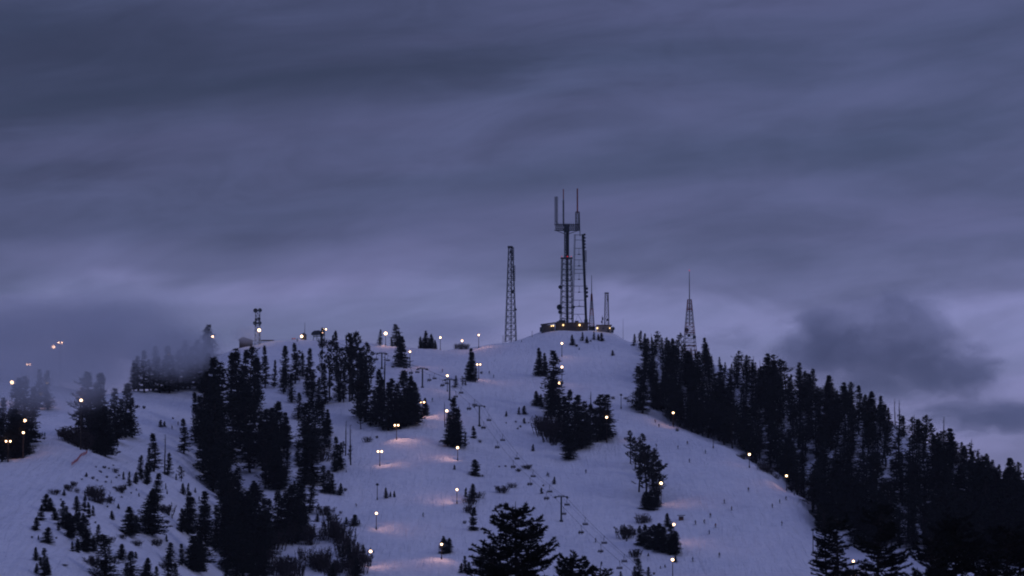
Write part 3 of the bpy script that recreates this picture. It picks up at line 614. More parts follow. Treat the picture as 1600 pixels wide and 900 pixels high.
# the rest of the wood, too many to tell apart, is one mass
cw, tw = conifer(91, 2.9, levels=26, nb=6, dens=.55)
cw2, tw2 = conifer(92, 3.0, base=.14, kind='pine', levels=18, nb=6, dens=.6)
VV = []; FF = []; off = 0
for k, (x, Y, z, h) in enumerate(WOOD):
    for mbx in ((cw, tw) if k % 3 else (cw2, tw2)):
        A = np.array(mbx.v); a_ = rf.uniform(0, 6.28); sc = h / 16; w_ = sc * 1.65
        X2 = (A[:, 0] * math.cos(a_) - A[:, 1] * math.sin(a_)) * w_ + x; Y2 = (A[:, 0] * math.sin(a_) + A[:, 1] * math.cos(a_)) * w_ + Y
        VV.append(np.stack([X2, Y2, A[:, 2] * sc + z], 1)); FF += [tuple(i + off for i in f) for f in mbx.f]; off += len(A)
wo_ = mesh_obj('conifer_wood', np.concatenate(VV).tolist(), FF, MT['needles']); wo_['kind'] = 'stuff'; wo_['label'] = 'dark mass of conifers filling the right wood'
# gaps are partly veiled by bare brush
for k in range(26):
    gx, gy, gw, gh = GAPS[k % len(GAPS)]
    g = ground(gx + rf.uniform(-gw, gw), gy + rf.uniform(0, gh * 1.6))
    plant('shrub', g, rf.uniform(2, 4), 'low bare shrub in a snowy gap of the right wood', 'shrub', 'shrubs in the gaps of the right wood', .9)
# filler inside the left wood
LF = []
rf2 = random.Random(3)
POLY = [(303, 715, 352, 772), (340, 730, 425, 800), (350, 800, 425, 860), (400, 720, 440, 770), (350, 860, 420, 905), (440, 800, 490, 850)]
while len(LF) < 46:
    x0, y0, x1, y1 = rf2.choice(POLY)
    px, b = rf2.uniform(x0, x1), rf2.uniform(y0, y1)
    if any(abs(px - a) < 4 and abs(b - c) < 6 for a, _, c, *_ in LF): continue
    LF.append((px, b - rf2.uniform(52, 76), b, rf2.choices(['fir', 'pine', 'col'], [6, 2, 1])[0], 1.15))
cluster('deep inside the dense wood on the left', 'trees deep in the left wood', LF)

# --- foreground pines, close to the camera
def big_pine(seed, H0, R, nbr, top_dead=True):
    r = random.Random(seed); cb = MB(); tb = MB()
    ax = lambda t: Vector((.5 * math.sin(t * 3 + seed), .4 * math.sin(t * 2.3), H0 * t))
    tb.tube([ax(t) - Vector((0, 0, 1.5 if t == 0 else 0)) for t in (0, .2, .4, .6, .8, .92, 1.0)], [.42, .36, .30, .22, .14, .07, .02], 8)
    for i in range(nbr):
        t = .30 + .67 * (i / nbr) ** .9; az = r.uniform(0, 6.28)
        prof = (1 - ((t - .30) / .72)) ** .62
        Ln = R * prof * r.uniform(.55, 1.12) + .5
        s1 = r.uniform(.25, .55); s0 = r.uniform(-.35, .05) - .1 * (1 - t)
        d0 = Vector((math.cos(az), math.sin(az), 0)); side = Vector((-d0.y, d0.x, 0)); p0 = ax(t)
        wob = r.uniform(-.6, .6)
        bp = lambda s: p0 + d0 * Ln * s + side * (wob * math.sin(s * 3)) + Vector((0, 0, Ln * (s0 * s + s1 * s * s)))
        tb.tube([bp(k / 5) for k in range(6)], [.10, .08, .06, .045, .03, .012], 4, False)
        nsub = int(Ln / .24)
        for k in range(nsub):
            s = .22 + .78 * (k + r.random()) / nsub
            q = bp(s); sd = r.choice((-1, 1)); sl = (1.25 - s) * r.uniform(.5, 1.15) * min(1.3, Ln * .32)
            e = q + d0 * sl * .75 + side * sd * sl + Vector((0, 0, sl * r.uniform(.0, .5)))
            tb.tube([q, e], [.022, .01], 3, False)
            m = max(3, int(sl / .13))
            for j in range(m):
                w = q.lerp(e, (j + 1) / m)
                for _ in range(5):
                    dd = (e - q).normalized() * .7 + Vector((r.uniform(-1, 1), r.uniform(-1, 1), r.uniform(-.5, 1.0))) * .75
                    leaf(cb, w, dd, r.uniform(.22, .42), .12, r)
        for _ in range(26):
            leaf(cb, bp(r.uniform(.88, 1.0)), Vector((d0.x, d0.y, .4)) + Vector((r.uniform(-1, 1), r.uniform(-1, 1), r.uniform(-.6, 1))) * .8, r.uniform(.25, .42), .09, r)
    if top_dead:
        for k in range(6):
            az = r.uniform(0, 6.28); ln = r.uniform(1.2, 2.4); q = ax(r.uniform(.82, .93))
            a = q + Vector((math.cos(az) * ln * .7, math.sin(az) * ln * .7, ln * .35)); b = a + Vector((math.cos(az) * .2, 0, ln * .7))
            tb.tube([q, a, b], [.05, .035, .012], 4, False)
            for _ in range(14): leaf(cb if r.random() < .3 else tb, a.lerp(b, r.random()), Vector((r.uniform(-1, 1), r.uniform(-1, 1), r.uniform(.2, 1))), .3, .04, r)
    return cb, tb
def fore(px, top, Y, seed, R, nbr, label, dead=True):
    x = P(px, top, Y).x; z = Hs(x, Y); h = P(px, top, Y).z - z
    root = empty('foreground_pine', (x, Y, z)); cb, tb = big_pine(seed, h, R, nbr, dead)
    cb.build('crown', MT['needles_b'], root); tb.build('trunk', MT['bark'], root)
    tag(root, label, 'pine tree', 'large pines in the foreground')
fore(813, 783, 290, 71, 6.6, 200, 'largest foreground pine, dead twigs at its top, bottom centre')
fore(900, 862, 285, 72, 4.6, 190, 'lower rounded pine right of the bottom centre foreground pine', False)
fore(935, 878, 300, 73, 2.4, 110, 'slim foreground fir top, last one right of the centre pine', False)
fore(762, 846, 295, 74, 6.2, 140, 'low foreground pine leaning out left of the centre pine', False)
fore(1303, 800, 345, 75, 5.2, 150, 'foreground pine just left of the low right lamp', False)
fore(1368, 778, 330, 80, 5.4, 170, 'foreground pine just right of the low right lamp', False)
fore(1288, 785, 760, 76, 5.0, 130, 'pine with layered boughs at the right edge of the piste', False)
fore(1462, 830, 320, 77, 5.5, 130, 'foreground pine low between the right piste and wood', False)
fore(1500, 800, 330, 78, 8.0, 200, 'tallest foreground pine in the bottom right corner', False)
fore(1575, 815, 330, 79, 8.0, 190, 'foreground pine cut by the right picture edge', False)

# ---------------------------------------------------------------- antenna towers
def lattice(w0, w1, h, n, beam, mb=None, z0=0, legs=4, c=(0, 0), horiz=True):
    mb = mb or MB()
    def corner(k, t):
        w = (w0 + (w1 - w0) * t) / 2
        if legs == 4: a = math.pi / 4 + k * math.pi / 2 + .12; w *= 1.414 * .94
        else: a = math.pi / 6 + k * 2 * math.pi / 3; w *= 1.15
        return Vector((c[0] + math.cos(a) * w, c[1] + math.sin(a) * w, z0 + h * t))
    for k in range(legs): mb.tube([corner(k, 0), corner(k, 1)], beam * 1.25, 4)
    for i in range(n):
        t0, t1 = i / n, (i + 1) / n
        for k in range(legs):
            k2 = (k + 1) % legs
            mb.tube([corner(k, t0), corner(k2, t1)], beam * .62, 3, False)
            mb.tube([corner(k2, t0), corner(k, t1)], beam * .62, 3, False)
            if horiz: mb.tube([corner(k, t1), corner(k2, t1)], beam * .75, 3, False)
    return mb
def dish(parent, x, z, y=0, r=1.0, rz=0, m='dish', name='dish'):
    mb = MB(); n = 14; prof = [(0, .35), (.5, .25), (.85, .05), (1, -.12), (1, .30), (.98, .36)]
    v = []; f = []
    for a, d in prof:
        for i in range(n):
            t = 2 * math.pi * i / n; v.append((math.cos(t) * a * r, d * r, math.sin(t) * a * r))
    for k in range(len(prof) - 1):
        for i in range(n): f.append((k * n + i, k * n + (i + 1) % n, (k + 1) * n + (i + 1) % n, (k + 1) * n + i))
    f.append(tuple(range(5 * n, 6 * n)))
    mb.add(v, f); mb.box((0, r * .6, 0), (.25, r * .8, .25))
    o = mb.build(name, MT[m], parent); o.location = (x, y, z); o.rotation_euler = (0, 0, rz); return o
def beacon(parent, x, z, y=0, r=.45):
    mb = MB(); mb.ball((0, 0, 0), r); o = mb.build('beacon', MT['beacon'], parent); o.location = (x, y, z)
def site(px, Y, name, label, cat, group='antenna towers on the summit'):
    p = P(px, 515, Y); z = Hs(p.x, Y); root = empty(name, (p.x, Y, z))
    tag(root, label, cat, group)
    s = Y / F
    return root, s, (lambda q: P(px, q, Y).z - z), z
# main tower
root, s, zz_, _ = site(885.5, 1522, 'broadcast_tower', 'tallest tower with platform head carrying three upright antennas', 'antenna tower')
zt = zz_(404)
lattice(20.5 * s, 15 * s, zt, 13, .19).build('lattice_shaft', MT['steel'], root)
mb = MB(); mb.tube([(0.3, 0, 0), (.2, 0, zz_(352))], .62, 8)
for k in range(38): mb.box((.25, 0, 3 + k * 1.25), (2.0, 1.6, .18))
mb.build('cable_core', MT['dsteel'], root)
mb = lattice(2.2, 2.2, zz_(362) - zt, 9, .16, z0=zt); mb.build('upper_shaft', MT['dsteel'], root)
mb = MB(); mb.box((0, 0, zt + .2), (19 * s, 6, .5)); mb.build('gallery', MT['dsteel'], root)
for q in (877.8, 886.7, 892.5): beacon(root, (q - 885.5) * s, zz_(401.5), -3.2, .22 if q != 886.7 else .32)
x0, x1 = (867 - 885.5) * s, (906 - 885.5) * s; zb, zh = zz_(360), zz_(351)
mb = MB()
for y in (-1.3, 1.3):
    mb.tube([(x0, y, zb), (x1, y, zb)], .22, 4); mb.tube([(x0, y, zh), (x1, y, zh)], .22, 4)
    n = 12
    for k in range(n):
        a = x0 + (x1 - x0) * k / n; b = x0 + (x1 - x0) * (k + 1) / n
        mb.tube([(a, y, zb), (b, y, zh)], .13, 3); mb.tube([(a, y, zh), (b, y, zb)], .13, 3); mb.tube([(b, y, zb), (b, y, zh + .8)], .12, 3)
for k in range(13):
    a = x0 + (x1 - x0) * k / 12; mb.box((a, 0, zb), (.25, 2.8, .2))
mb.box(((x0 + x1) / 2, 0, zh), (x1 - x0, 2.6, .12)); mb.box((0, 0, (zb + zh) / 2 - .3), (3.0, 2.6, zh - zb + 1.2))
mb.tube([(x0 + .5, 0, zb), (-1, 0, zz_(365.5))], .22, 4); mb.tube([(x1 - .5, 0, zb), (1, 0, zz_(365.5))], .22, 4)
mb.build('platform_head', MT['dsteel'], root)
ax_ = (869.3 - 885.5) * s
mb = MB(); mb.tube([(ax_, 0, zh), (ax_, 0, zz_(307))], .16, 6)
for k in range(26):
    z = zz_(346) + (zz_(308) - zz_(346)) * k / 25; mb.box((ax_, 0, z), (1.7, 1.0, .2))
for dx in (-.8, .8): mb.tube([(ax_ + dx, 0, zh), (ax_ + dx, 0, zz_(307))], .12, 4)
mb.tube([(ax_ - 1, 0, zh), (ax_, 0, zz_(345)), (ax_ + 1, 0, zh)], .2, 4)
mb.build('ladder_antenna', MT['steel'], root)
ax_ = (880.6 - 885.5) * s
mb = MB(); mb.tube([(ax_, 0, zh), (ax_, 0, zz_(311))], .28, 6)
for k in range(30): mb.box((ax_, 0, zh + (zz_(312) - zh) * k / 30), (1.0, .9, .18))
mb.build('middle_antenna', MT['steel'], root)
mb = MB(); mb.tube([(ax_, 0, zz_(311)), (ax_, 0, zz_(295.5))], .27, 8); mb.build('red_antenna_tip', MT['red'], root)
ax_ = (902.5 - 885.5) * s
lattice(1.9, 1.9, zz_(331) - zb, 6, .15, z0=zb, c=(ax_, 0)).build('antenna_base', MT['dsteel'], root)
mb = MB(); mb.tube([(ax_, 0, zz_(333)), (ax_, 0, zz_(294.5))], [.42, .36], 8); mb.build('red_antenna_pole', MT['red'], root)
for q, r_, yy in ((875.4, 1.0, 449), (874.2, 1.5, 480.5), (874.9, 1.0, 488)): dish(root, (q - 885.5) * s, zz_(yy), -2.5, r_, .5, 'dsteel')
# twin leg tower
root, s, zz_, _ = site(906, 1526, 'twin_leg_tower', 'open twin legged tower with thick right leg, right of tallest tower', 'antenna tower')
zt = zz_(366)
mb = MB(); xl0, xl1 = (894.5 - 906) * s, (898.5 - 906) * s; xr0, xr1 = (916.3 - 906) * s, (911 - 906) * s
for dx, dy in ((-.35, -.3), (.35, -.3), (0, .4)): mb.tube([(xl0 + dx, dy, 0), (xl1 + dx, dy, zt)], .11, 4)
for k in range(50):
    a = k / 50; b = (k + 1) / 50; xa = xl0 + (xl1 - xl0) * a; xb = xl0 + (xl1 - xl0) * b
    mb.tube([(xa - .35, -.3, zt * a), (xb + .35, -.3, zt * b)], .07, 3, False)
mb.build('thin_leg', MT['steel'], root)
mb = MB()
for dx in (-.5, .5):
    for dy in (-.5, .5): mb.tube([(xr0 + dx, dy, 0), (xr1 + dx, dy, zt)], .22, 4)
mb.tube([(xr0, 0, 0), (xr1, 0, zt)], [.72, .55], 6)
mb.build('thick_leg', MT['dsteel'], root)
mb = MB()
for q in (367, 375, 388, 406, 421, 427, 447, 469, 479, 491):
    z = zz_(q); t = z / zt; xa = xl0 + (xl1 - xl0) * t; xb = xr0 + (xr1 - xr0) * t
    mb.tube([(xa, 0, z), (xb, 0, z)], .17, 4)
    if q in (388, 406, 427, 447, 469): mb.tube([((xa + xb) / 2, 0, z), ((xa + xb) / 2, 0, z - 3.0)], .12, 4); mb.box(((xa + xb) / 2, 0, z - 3.2), (1.2, .6, .5)); mb.tube([(xa, 0, z - 3.2), (xb, 0, z - 3.2)], .08, 3)
zc = zz_(491)
mb.tube([(xl0, 0, 0), (-1, 0, zc), (xr0, 0, 0)], .16, 4); mb.build('crossbars', MT['steel'], root)
mb = MB(); mb.tube([(0.2, 0, zz_(369)), (-.1, 0, zz_(331))], [.2, .15], 5); mb.build('top_mast', MT['dsteel'], root)
for q in (366.5, 371.5, 376.5, 381.5, 386.5):
    mb = MB(); mb.ball((0, 0, 0), .62, (1.1, 1, 1)); mb.box((-.6, 0, 0), (1, .2, .2)); o = mb.build('antenna_drum', MT['dsteel'], root); o.location = ((913.6 - 906) * s, 0, zz_(q))
for q0, q1, qx in ((392, 409, 915.3), (447, 448, 916)):
    for k in range(9 if q0 == 392 else 1):
        mb = MB(); mb.box((0, 0, 0), (1.1, .8, .38)); o = mb.build('antenna_panel', MT['dsteel'], root); o.location = ((qx - 906) * s, 0, zz_(q0 + k * 2.1))
for q in (413, 417, 421, 425, 429): 
    mb = MB(); mb.box((0, 0, 0), (1.2, .3, .14)); o = mb.build('dipole', MT['steel'], root); o.location = ((915.3 - 906) * s, 0, zz_(q))
for q in (451, 457, 463): dish(root, (917 - 906) * s, zz_(q), -.6, .72, -.6, 'dsteel')
dish(root, (896 - 906) * s, zz_(480), -.9, .8, .3, 'dsteel')
# left tower
root, s, zz_, _ = site(798, 1500, 'lattice_tower', 'tapered grey lattice tower standing alone left of the summit', 'antenna tower')
zt = zz_(386); lattice(18 * s, 7 * s, zt, 15, .17).build('lattice_shaft', MT['steel'], root)
mb = MB(); mb.tube([(.2, 0, 0), (.3, 0, zt)], .26, 5)
for k in range(14): mb.box((.2, 0, 2 + k * 3.2), (1.2, .8, .22))
mb.build('cable_run', MT['dsteel'], root)
for k in range(7):
    mb = MB(); mb.box((0, 0, 0), (1.7, .9, .45)); o = mb.build('antenna_panel', MT['dsteel'], root); o.location = ((801 - 798) * s, -.5, zz_(388 + k * 2.9))
for k in range(9):
    mb = MB(); mb.box((0, 0, 0), (1.5, .9, .5)); o = mb.build('antenna_panel', MT['dsteel'], root); o.location = ((803 - 798) * s, -.5, zz_(416 + k * 2.75))
mb = MB(); mb.box((-.3, 0, zt), (2.6, 2, 1.0)); mb.box((0, -.4, zt - 2.5), (1, 1, 1.6)); mb.box((1, -.4, zz_(456)), (1, 1, 1.8)); mb.build('equipment_box', MT['dsteel'], root)
dish(root, (805.5 - 798) * s, zz_(484), -1.5, .7, -.8, 'dsteel')
# red tapered tower behind
def red_tower(px, Y, tip, mtop, lbot, wt, wb, label, n=12, extra=()):
    root, s, zz_, _ = site(px, Y, 'red_lattice_tower', label, 'antenna tower')
    zt = zz_(mtop); k = 5
    for j in range(k):      # painted bands
        z0 = zt * j / k; z1 = zt * (j + 1) / k; w0 = (wb + (wt - wb) * j / k) * s; w1 = (wb + (wt - wb) * (j + 1) / k) * s
        lattice(w0, w1, z1 - z0, max(2, n // k), .13, z0=z0, legs=4).build('lattice_band', MT['red' if j % 2 == 0 else 'white'], root)
    mb = MB(); mb.tube([(0, 0, zt * .55), (0, 0, zt), (0, 0, zz_(tip))], [.22, .26, .12], 6); mb.build('mast', MT['dsteel'], root)
    return root, s, zz_
root, s, zz_ = red_tower(924.5, 1545, 430, 459, 513, 2, 9, 'slender red and white mast behind the summit buildings', 15)
root, s, zz_ = red_tower(1077.5, 1452, 424, 468, 555, 6, 22, 'red tapered tower with long top mast behind right wood', 15)
beacon(root, 0, zz_(422.5), 0, .25)
for q, yy, r_ in ((1072.5, 516, 1.15), (1076, 524.5, .8), (1084.5, 527, .85)): dish(root, (q - 1077.5) * s, zz_(yy), -2.6, r_, .4, 'dsteel')
mb = MB(); mb.box((0, 0, zz_(483)), (2.4, 2.4, .5)); mb.box((0.2, 0, zz_(520)), (4.6, 4.6, .25)); mb.box((0.2, 0, zz_(540)), (5.6, 5.6, .25)); mb.build('work_platform', MT['red'], root)
root, s, zz_, _ = site(948, 1530, 'lattice_tower', 'small straight lattice tower with flat top behind right building', 'antenna tower')
zt = zz_(458); lattice(8 * s, 5 * s, zt, 9, .12).build('lattice_shaft', MT['white'], root)
mb = MB(); mb.box((0, 0, zt), (2.2, 2, .6)); mb.box((.7, 0, zz_(466)), (.7, .8, 3.2)); mb.box((0.4, 0, zz_(500)), (1, .8, 1)); mb.build('antenna_panel', MT['dsteel'], root)
root, s, zz_, _ = site(941, 1532, 'short_mast', 'short thin mast beside the small straight lattice tower', 'mast')
mb = MB(); mb.tube([(0, 0, -1), (0, 0, zz_(493))], [.2, .1], 5); mb.build('pole', MT['dsteel'], root)
mb = MB(); mb.box((0.2, 0, zz_(498)), (.8, .3, 1.6)); mb.box((-.2, 0, zz_(503)), (.8, .3, 1.2)); mb.build('antenna_panel', MT['dsteel'], root)
root, s, zz_, _ = site(973.6, 1515, 'whip_mast', 'hair thin whip mast at the right end of the summit', 'mast')
mb = MB(); mb.tube([(0, 0, -1), (0, 0, zz_(498))], [.11, .05], 5); mb.build('pole', MT['dsteel'], root)
# dish tower on the left ridge
root, s, zz_, _ = site(402.5, 1478, 'dish_tower', 'short lattice tower with microwave dishes on the left ridge', 'antenna tower', None)
zt = zz_(486); lattice(9 * s, 7 * s, zt, 7, .14).build('lattice_shaft', MT['steel'], root)
for q, yy, r_, m in ((399.5, 485.5, 1.15, 'dsteel'), (406.3, 485, 1.05, 'dish'), (399, 505, 1.1, 'dish'), (406, 505, 1.0, 'dish'), (400.5, 499.5, .7, 'dsteel'), (405, 498.5, .8, 'dsteel')): dish(root, (q - 402.5) * s, zz_(yy), -1.5, r_, .3 if q < 402 else -.3, m)
mb = MB(); mb.box((0, -1, zz_(485.5)), (9 * s, .3, .5)); mb.box((0, 0, zz_(506)), (8.5 * s, 2.2, .3)); mb.build('dish_frame', MT['dsteel'], root)

# ---------------------------------------------------------------- buildings
def lampball(parent, x, y, z, r=.5, m='lampy', name='wall_lamp', power=0, col=(1, .62, .33)):
    mb = MB(); mb.ball((0, 0, 0), r, nu=12, nv=8); o = mb.build(name, MT[m], parent); o.location = (x, y, z)
    if power:
        l = bpy.data.lights.new('lamp_light', 'POINT'); l.energy = power; l.color = col; l.shadow_soft_size = .3
        lo = bpy.data.objects.new('lamp_light', l); COL.objects.link(lo); lo.parent = parent; lo.location = (x, y - r - .3, z)
def building(px0, px1, top, Y, name, label, wallm, roofm, depth=9, lamps=(), snowroof=False, slope=0, wins=(), base=None):
    pc = (px0 + px1) / 2; p = P(pc, 515, Y); z = Hs(p.x, Y) - .3; s = Y / F; w = (px1 - px0) * s; h = P(pc, top, Y).z - z
    root = empty(name, (p.x, Y, z)); tag(root, label, 'building', 'buildings on the hill top')
    mb = MB(); mb.box((0, depth / 2, h / 2 - 1), (w, depth, h + 2)); mb.build('wall', MT[wallm], root)
    mb = MB(); hw = w / 2 + .4
    a, b = h + .02, h + .02 + slope
    mb.add([(-hw, -.5, a), (hw, -.5, b), (hw, depth + .5, b), (-hw, depth + .5, a), (-hw, -.5, a + .35), (hw, -.5, b + .35), (hw, depth + .5, b + .35), (-hw, depth + .5, a + .35)],
           [(0, 1, 5, 4), (1, 2, 6, 5), (2, 3, 7, 6), (3, 0, 4, 7), (4, 5, 6, 7), (3, 2, 1, 0)])
    mb.build('roof', MT[roofm], root)
    for x, z0, ww, hh in wins:
        mb = MB(); mb.box((x, -.04, z0), (ww, .12, hh)); mb.build('window', MT['glass'], root)
    mb = MB(); mb.box((w * .3, -.05, 1.3), (1.1, .12, 2.1)); mb.build('door', MT['dsteel'], root)
    for lx, ly, r_, pw in lamps: lampball(root, (lx - pc) * s, -.5, P(pc, ly, Y).z - z, r_, power=pw)
    return root, s, h, z
root, s, h, z = building(868, 919, 505, 1504, 'transmitter_building', 'largest brown flat roofed building under the tallest tower', 'rock', 'roof', 10,
    ((880, 508, .42, 40), (905.5, 508, .48, 50)), wins=((-3, 2, 1.2, .9), (1.5, 2, 1.2, .9)))
mb = MB(); mb.box((-5, 4, h + 1), (3.5, 3, 1.6)); mb.box((-7.2, 2, h + .6), (1.5, 2, 1)); mb.box((2.6, 3, h + .8), (2, 2, 1.2)); mb.box((7.4, 3, h - .2), (1.8, 4, 4.5)); mb.build('rooftop_unit', MT['dsteel'], root)
root, s, h, z = building(846, 867, 507.5, 1503, 'service_shed', 'low dark shed with two lights at summit left end', 'roof', 'roof', 7, ((861.5, 509.5, .3, 12), (864.6, 509, .36, 12)), slope=1.0)
mb = MB(); mb.tube([(-3.4, -.6, .2), (-3.4, -.6, 2.6)], 1.0, 10); mb.build('storage_tank', MT['dsteel'], root)
root, s, h, z = building(933, 955, 508.5, 1504, 'relay_building', 'pale block building at the right end of the summit', 'beige', 'roof', 8, ((933.2, 512.8, .4, 30), (952.7, 512.8, .28, 12)), wins=((-.5, 2, .8, .7),))
mb = MB(); mb.ball(((957.8 - 944) * s, 0, 2.0), 1.0); mb.box(((957 - 944) * s, .5, .8), (1.2, 1, 1.8)); mb.build('round_tank', MT['dsteel'], root)
building(920.5, 930, 511, 1512, 'low_hut', 'low hut between the two larger summit buildings', 'roof', 'roof', 5)
# left ridge: faint lodge, low snow fence, control hut, lift station
root, s, h, z = building(374, 393, 532, 1475, 'misty_lodge', 'faint gabled shelter in mist on the left ridge', 'wood', 'roof', 8)
mb = MB(); w = 19 * s / 2 + .5
mb.add([(-w, -.4, h + .3), (w, -.4, h + .3), (-w * .35, -.4, h + 1.9), (-w, 8.4, h + .3), (w, 8.4, h + .3), (-w * .35, 8.4, h + 1.9)], [(0, 1, 2), (3, 5, 4), (0, 2, 5, 3), (1, 4, 5, 2), (0, 3, 4, 1)]); mb.build('gable_roof', MT['roof'], root)
g = ground(418, 532.5); s = g.y / F
root = empty('picnic_shelter', g); tag(root, 'long low dark platform on the ridge beside the dish tower', 'platform')
mb = MB(); mb.box((0, 0, .9), (20 * s, 3, .5)); mb.build('deck', MT['wood'], root)
for k in range(6):
    mb = MB(); mb.box((-3 + k * 1.2, 0, .1), (.2, .2, 1.4)); mb.build('leg', MT['wood'], root)
g = ground(474.5, 530); s = g.y / F
root = empty('control_hut', g); tag(root, 'small dark hut with mast and light on the left ridge', 'hut')
mb = MB(); mb.box((0, 1, 1.2), (2.6, 2.4, 3.2)); mb.build('wall', MT['black'], root)
mb = MB(); mb.add([(-1.6, -.4, 2.81), (1.6, -.4, 2.81), (1.6, 2.5, 2.81), (-1.6, 2.5, 2.81), (0, 1, 4.0)], [(0, 1, 4), (1, 2, 4), (2, 3, 4), (3, 0, 4), (3, 2, 1, 0)]); mb.build('roof', MT['roof'], root)
mb = MB(); mb.tube([(.5, 1, 3), (.5, 1, P(474, 504, g.y).z - g.z)], [.16, .08], 5); mb.build('mast', MT['dsteel'], root)
lampball(root, -1.0, -.5, P(474, 525.5, g.y).z - g.z, .62, 'lamp', power=150)
g = ground(495, 531); s = g.y / F
root = empty('lift_station', g); tag(root, 'chairlift top station with rounded housing raised on steel legs', 'lift station')
mb = MB(); prof = [(-2.9, 3.3), (-2.5, 4.3), (-1.3, 5.2), (1.2, 5.4), (2.6, 4.9), (3.1, 3.6), (2.9, 3.2), (-2.6, 3.0)]
n = len(prof); v = [(x, -1.6, z) for x, z in prof] + [(x, 2.0, z) for x, z in prof]
mb.add(v, [tuple(range(n))] + [tuple(range(2 * n - 1, n - 1, -1))] + [(i, n + i, n + (i + 1) % n, (i + 1) % n) for i in range(n)]); mb.build('housing', MT['dsteel'], root)
for x, x2 in ((-1.5, -1.9), (0, 0), (1.8, 2.2)):
    mb = MB(); mb.tube([(x, 0, 3.1), (x2, 0, -.5)], .17, 5); mb.build('leg', MT['steel'], root)
mb = MB(); mb.tube([(0, 0, 2.3), (0, 0, 2.6)], 2.0, 20); mb.build('bullwheel', MT['steel'], root)
mb = MB(); mb.box((2.9, -.5, 4.3), (.5, .3, .7)); mb.build('warning_light', MT['lampdim'], root)
# small piste hut
g = ground(1065, 813.5); s = g.y / F
root = empty('piste_hut', g, .2); tag(root, 'tiny wooden piste hut with overhanging roof on right run', 'hut')
mb = MB(); mb.box((0, .7, .7), (1.5, 1.3, 1.6)); mb.build('wall', mat('hut_wood', (.14, .07, .05), .9, (3, .6, 1.3)), root)
mb = MB(); mb.box((0, .7, 1.85), (2.5, 2.2, .28)); mb.build('roof', MT['roof'], root)
mb = MB(); mb.box((0, -.02, 1.0), (.8, .1, .5)); mb.build('window', MT['glass'], root)
# red net fence
root = None
a = ground(112, 728); b = ground(136, 708); root = empty('net_fence', a); tag(root, 'sagging red net fence beside the left piste', 'fence')
mb = MB(); prev = None; n = 26
posts = []
for k in range(n + 1):
    t = k / n; x = a.x + (b.x - a.x) * t + .15 * math.sin(t * 9); y = a.y + (b.y - a.y) * t; z = Hs(x, y)
    top = z + .95 + .22 * math.sin(k * 1.9) ; cur = (Vector((x, y, z + .15)) - a, Vector((x, y, top)) - a)
    if prev:
        for u in range(5):
            w = u / 4; mb.tube([prev[0].lerp(prev[1], w), cur[0].lerp(cur[1], w)], .045, 3, False)
        mb.tube([cur[0], cur[1]], .04, 3, False); mb.tube([prev[0], cur[1]], .035, 3, False)
    if k % 5 == 0: posts.append((cur[0], cur[1]))
    prev = cur
mb.build('net', MT['net'], root)
for p0, p1 in posts:
    mb = MB(); mb.tube([p0 - Vector((0, 0, .4)), p1 + Vector((0, 0, .35))], .06, 5); mb.build('post', MT['net'], root)

# ---------------------------------------------------------------- floodlight posts
def lamp_post(px, ly, by, label, heads=1, lit=True, aim=None, power=900, dim=False, group='floodlight posts on the pistes', rad=.47, Yoff=0, spot=125):
    g = ground(px, by)
    if Yoff: y = g.y + Yoff; q = P(px, by, y); g = Vector((q.x, y, Hs(q.x, y)))
    h = P(px, ly, g.y).z - g.z
    root = empty('lamp_post', g); tag(root, label, 'lamp post', group)
    mb = MB(); mb.tube([(0, 0, -.6), (0, 0, h - .1)], [.17, .12], 6); mb.box((0, 0, .3), (.5, .5, 1.0)); mb.build('pole', MT['wood'], root)
    if heads == 2 or not lit:
        mb = MB(); mb.box((0, 0, h - .1), (1.8, .14, .14)); mb.build('crossarm', MT['dsteel'], root)
    for k in range(heads):
        x = 0 if heads == 1 else (-.72, .72)[k]
        mb = MB(); mb.box((x, .38, h), (.95, .4, .8)); mb.box((x, .2, h + .42), (1.1, .7, .08)); hd = mb.build('floodlight', MT['black'], root)
        mb = MB(); mb.ball((x, -.05, h), (rad if heads == 1 else rad * .82) * rnd.uniform(.82, 1.12), (1, .62, .95), 14, 8)
        mb.build('lens', (MT['lampdim'] if dim else MT['lamp']) if lit else MT['glass'], hd)
    if lit and power:
        l = bpy.data.lights.new('flood', 'SPOT'); l.energy = power * .8; l.color = (1, .50, .38); l.spot_size = math.radians(spot); l.spot_blend = 1; l.shadow_soft_size = .35
        lo = bpy.data.objects.new('flood', l); COL.objects.link(lo); lo.parent = root; lo.location = (0, -.9, h + 1.6)
        tgt = ground(*aim) if aim else Vector((g.x + (6 if px < 660 else -6), g.y - 6, g.z))
        d = tgt - (g + Vector((0, -.9, h))); lo.rotation_euler = d.to_track_quat('-Z', 'Y').to_euler()
    return root
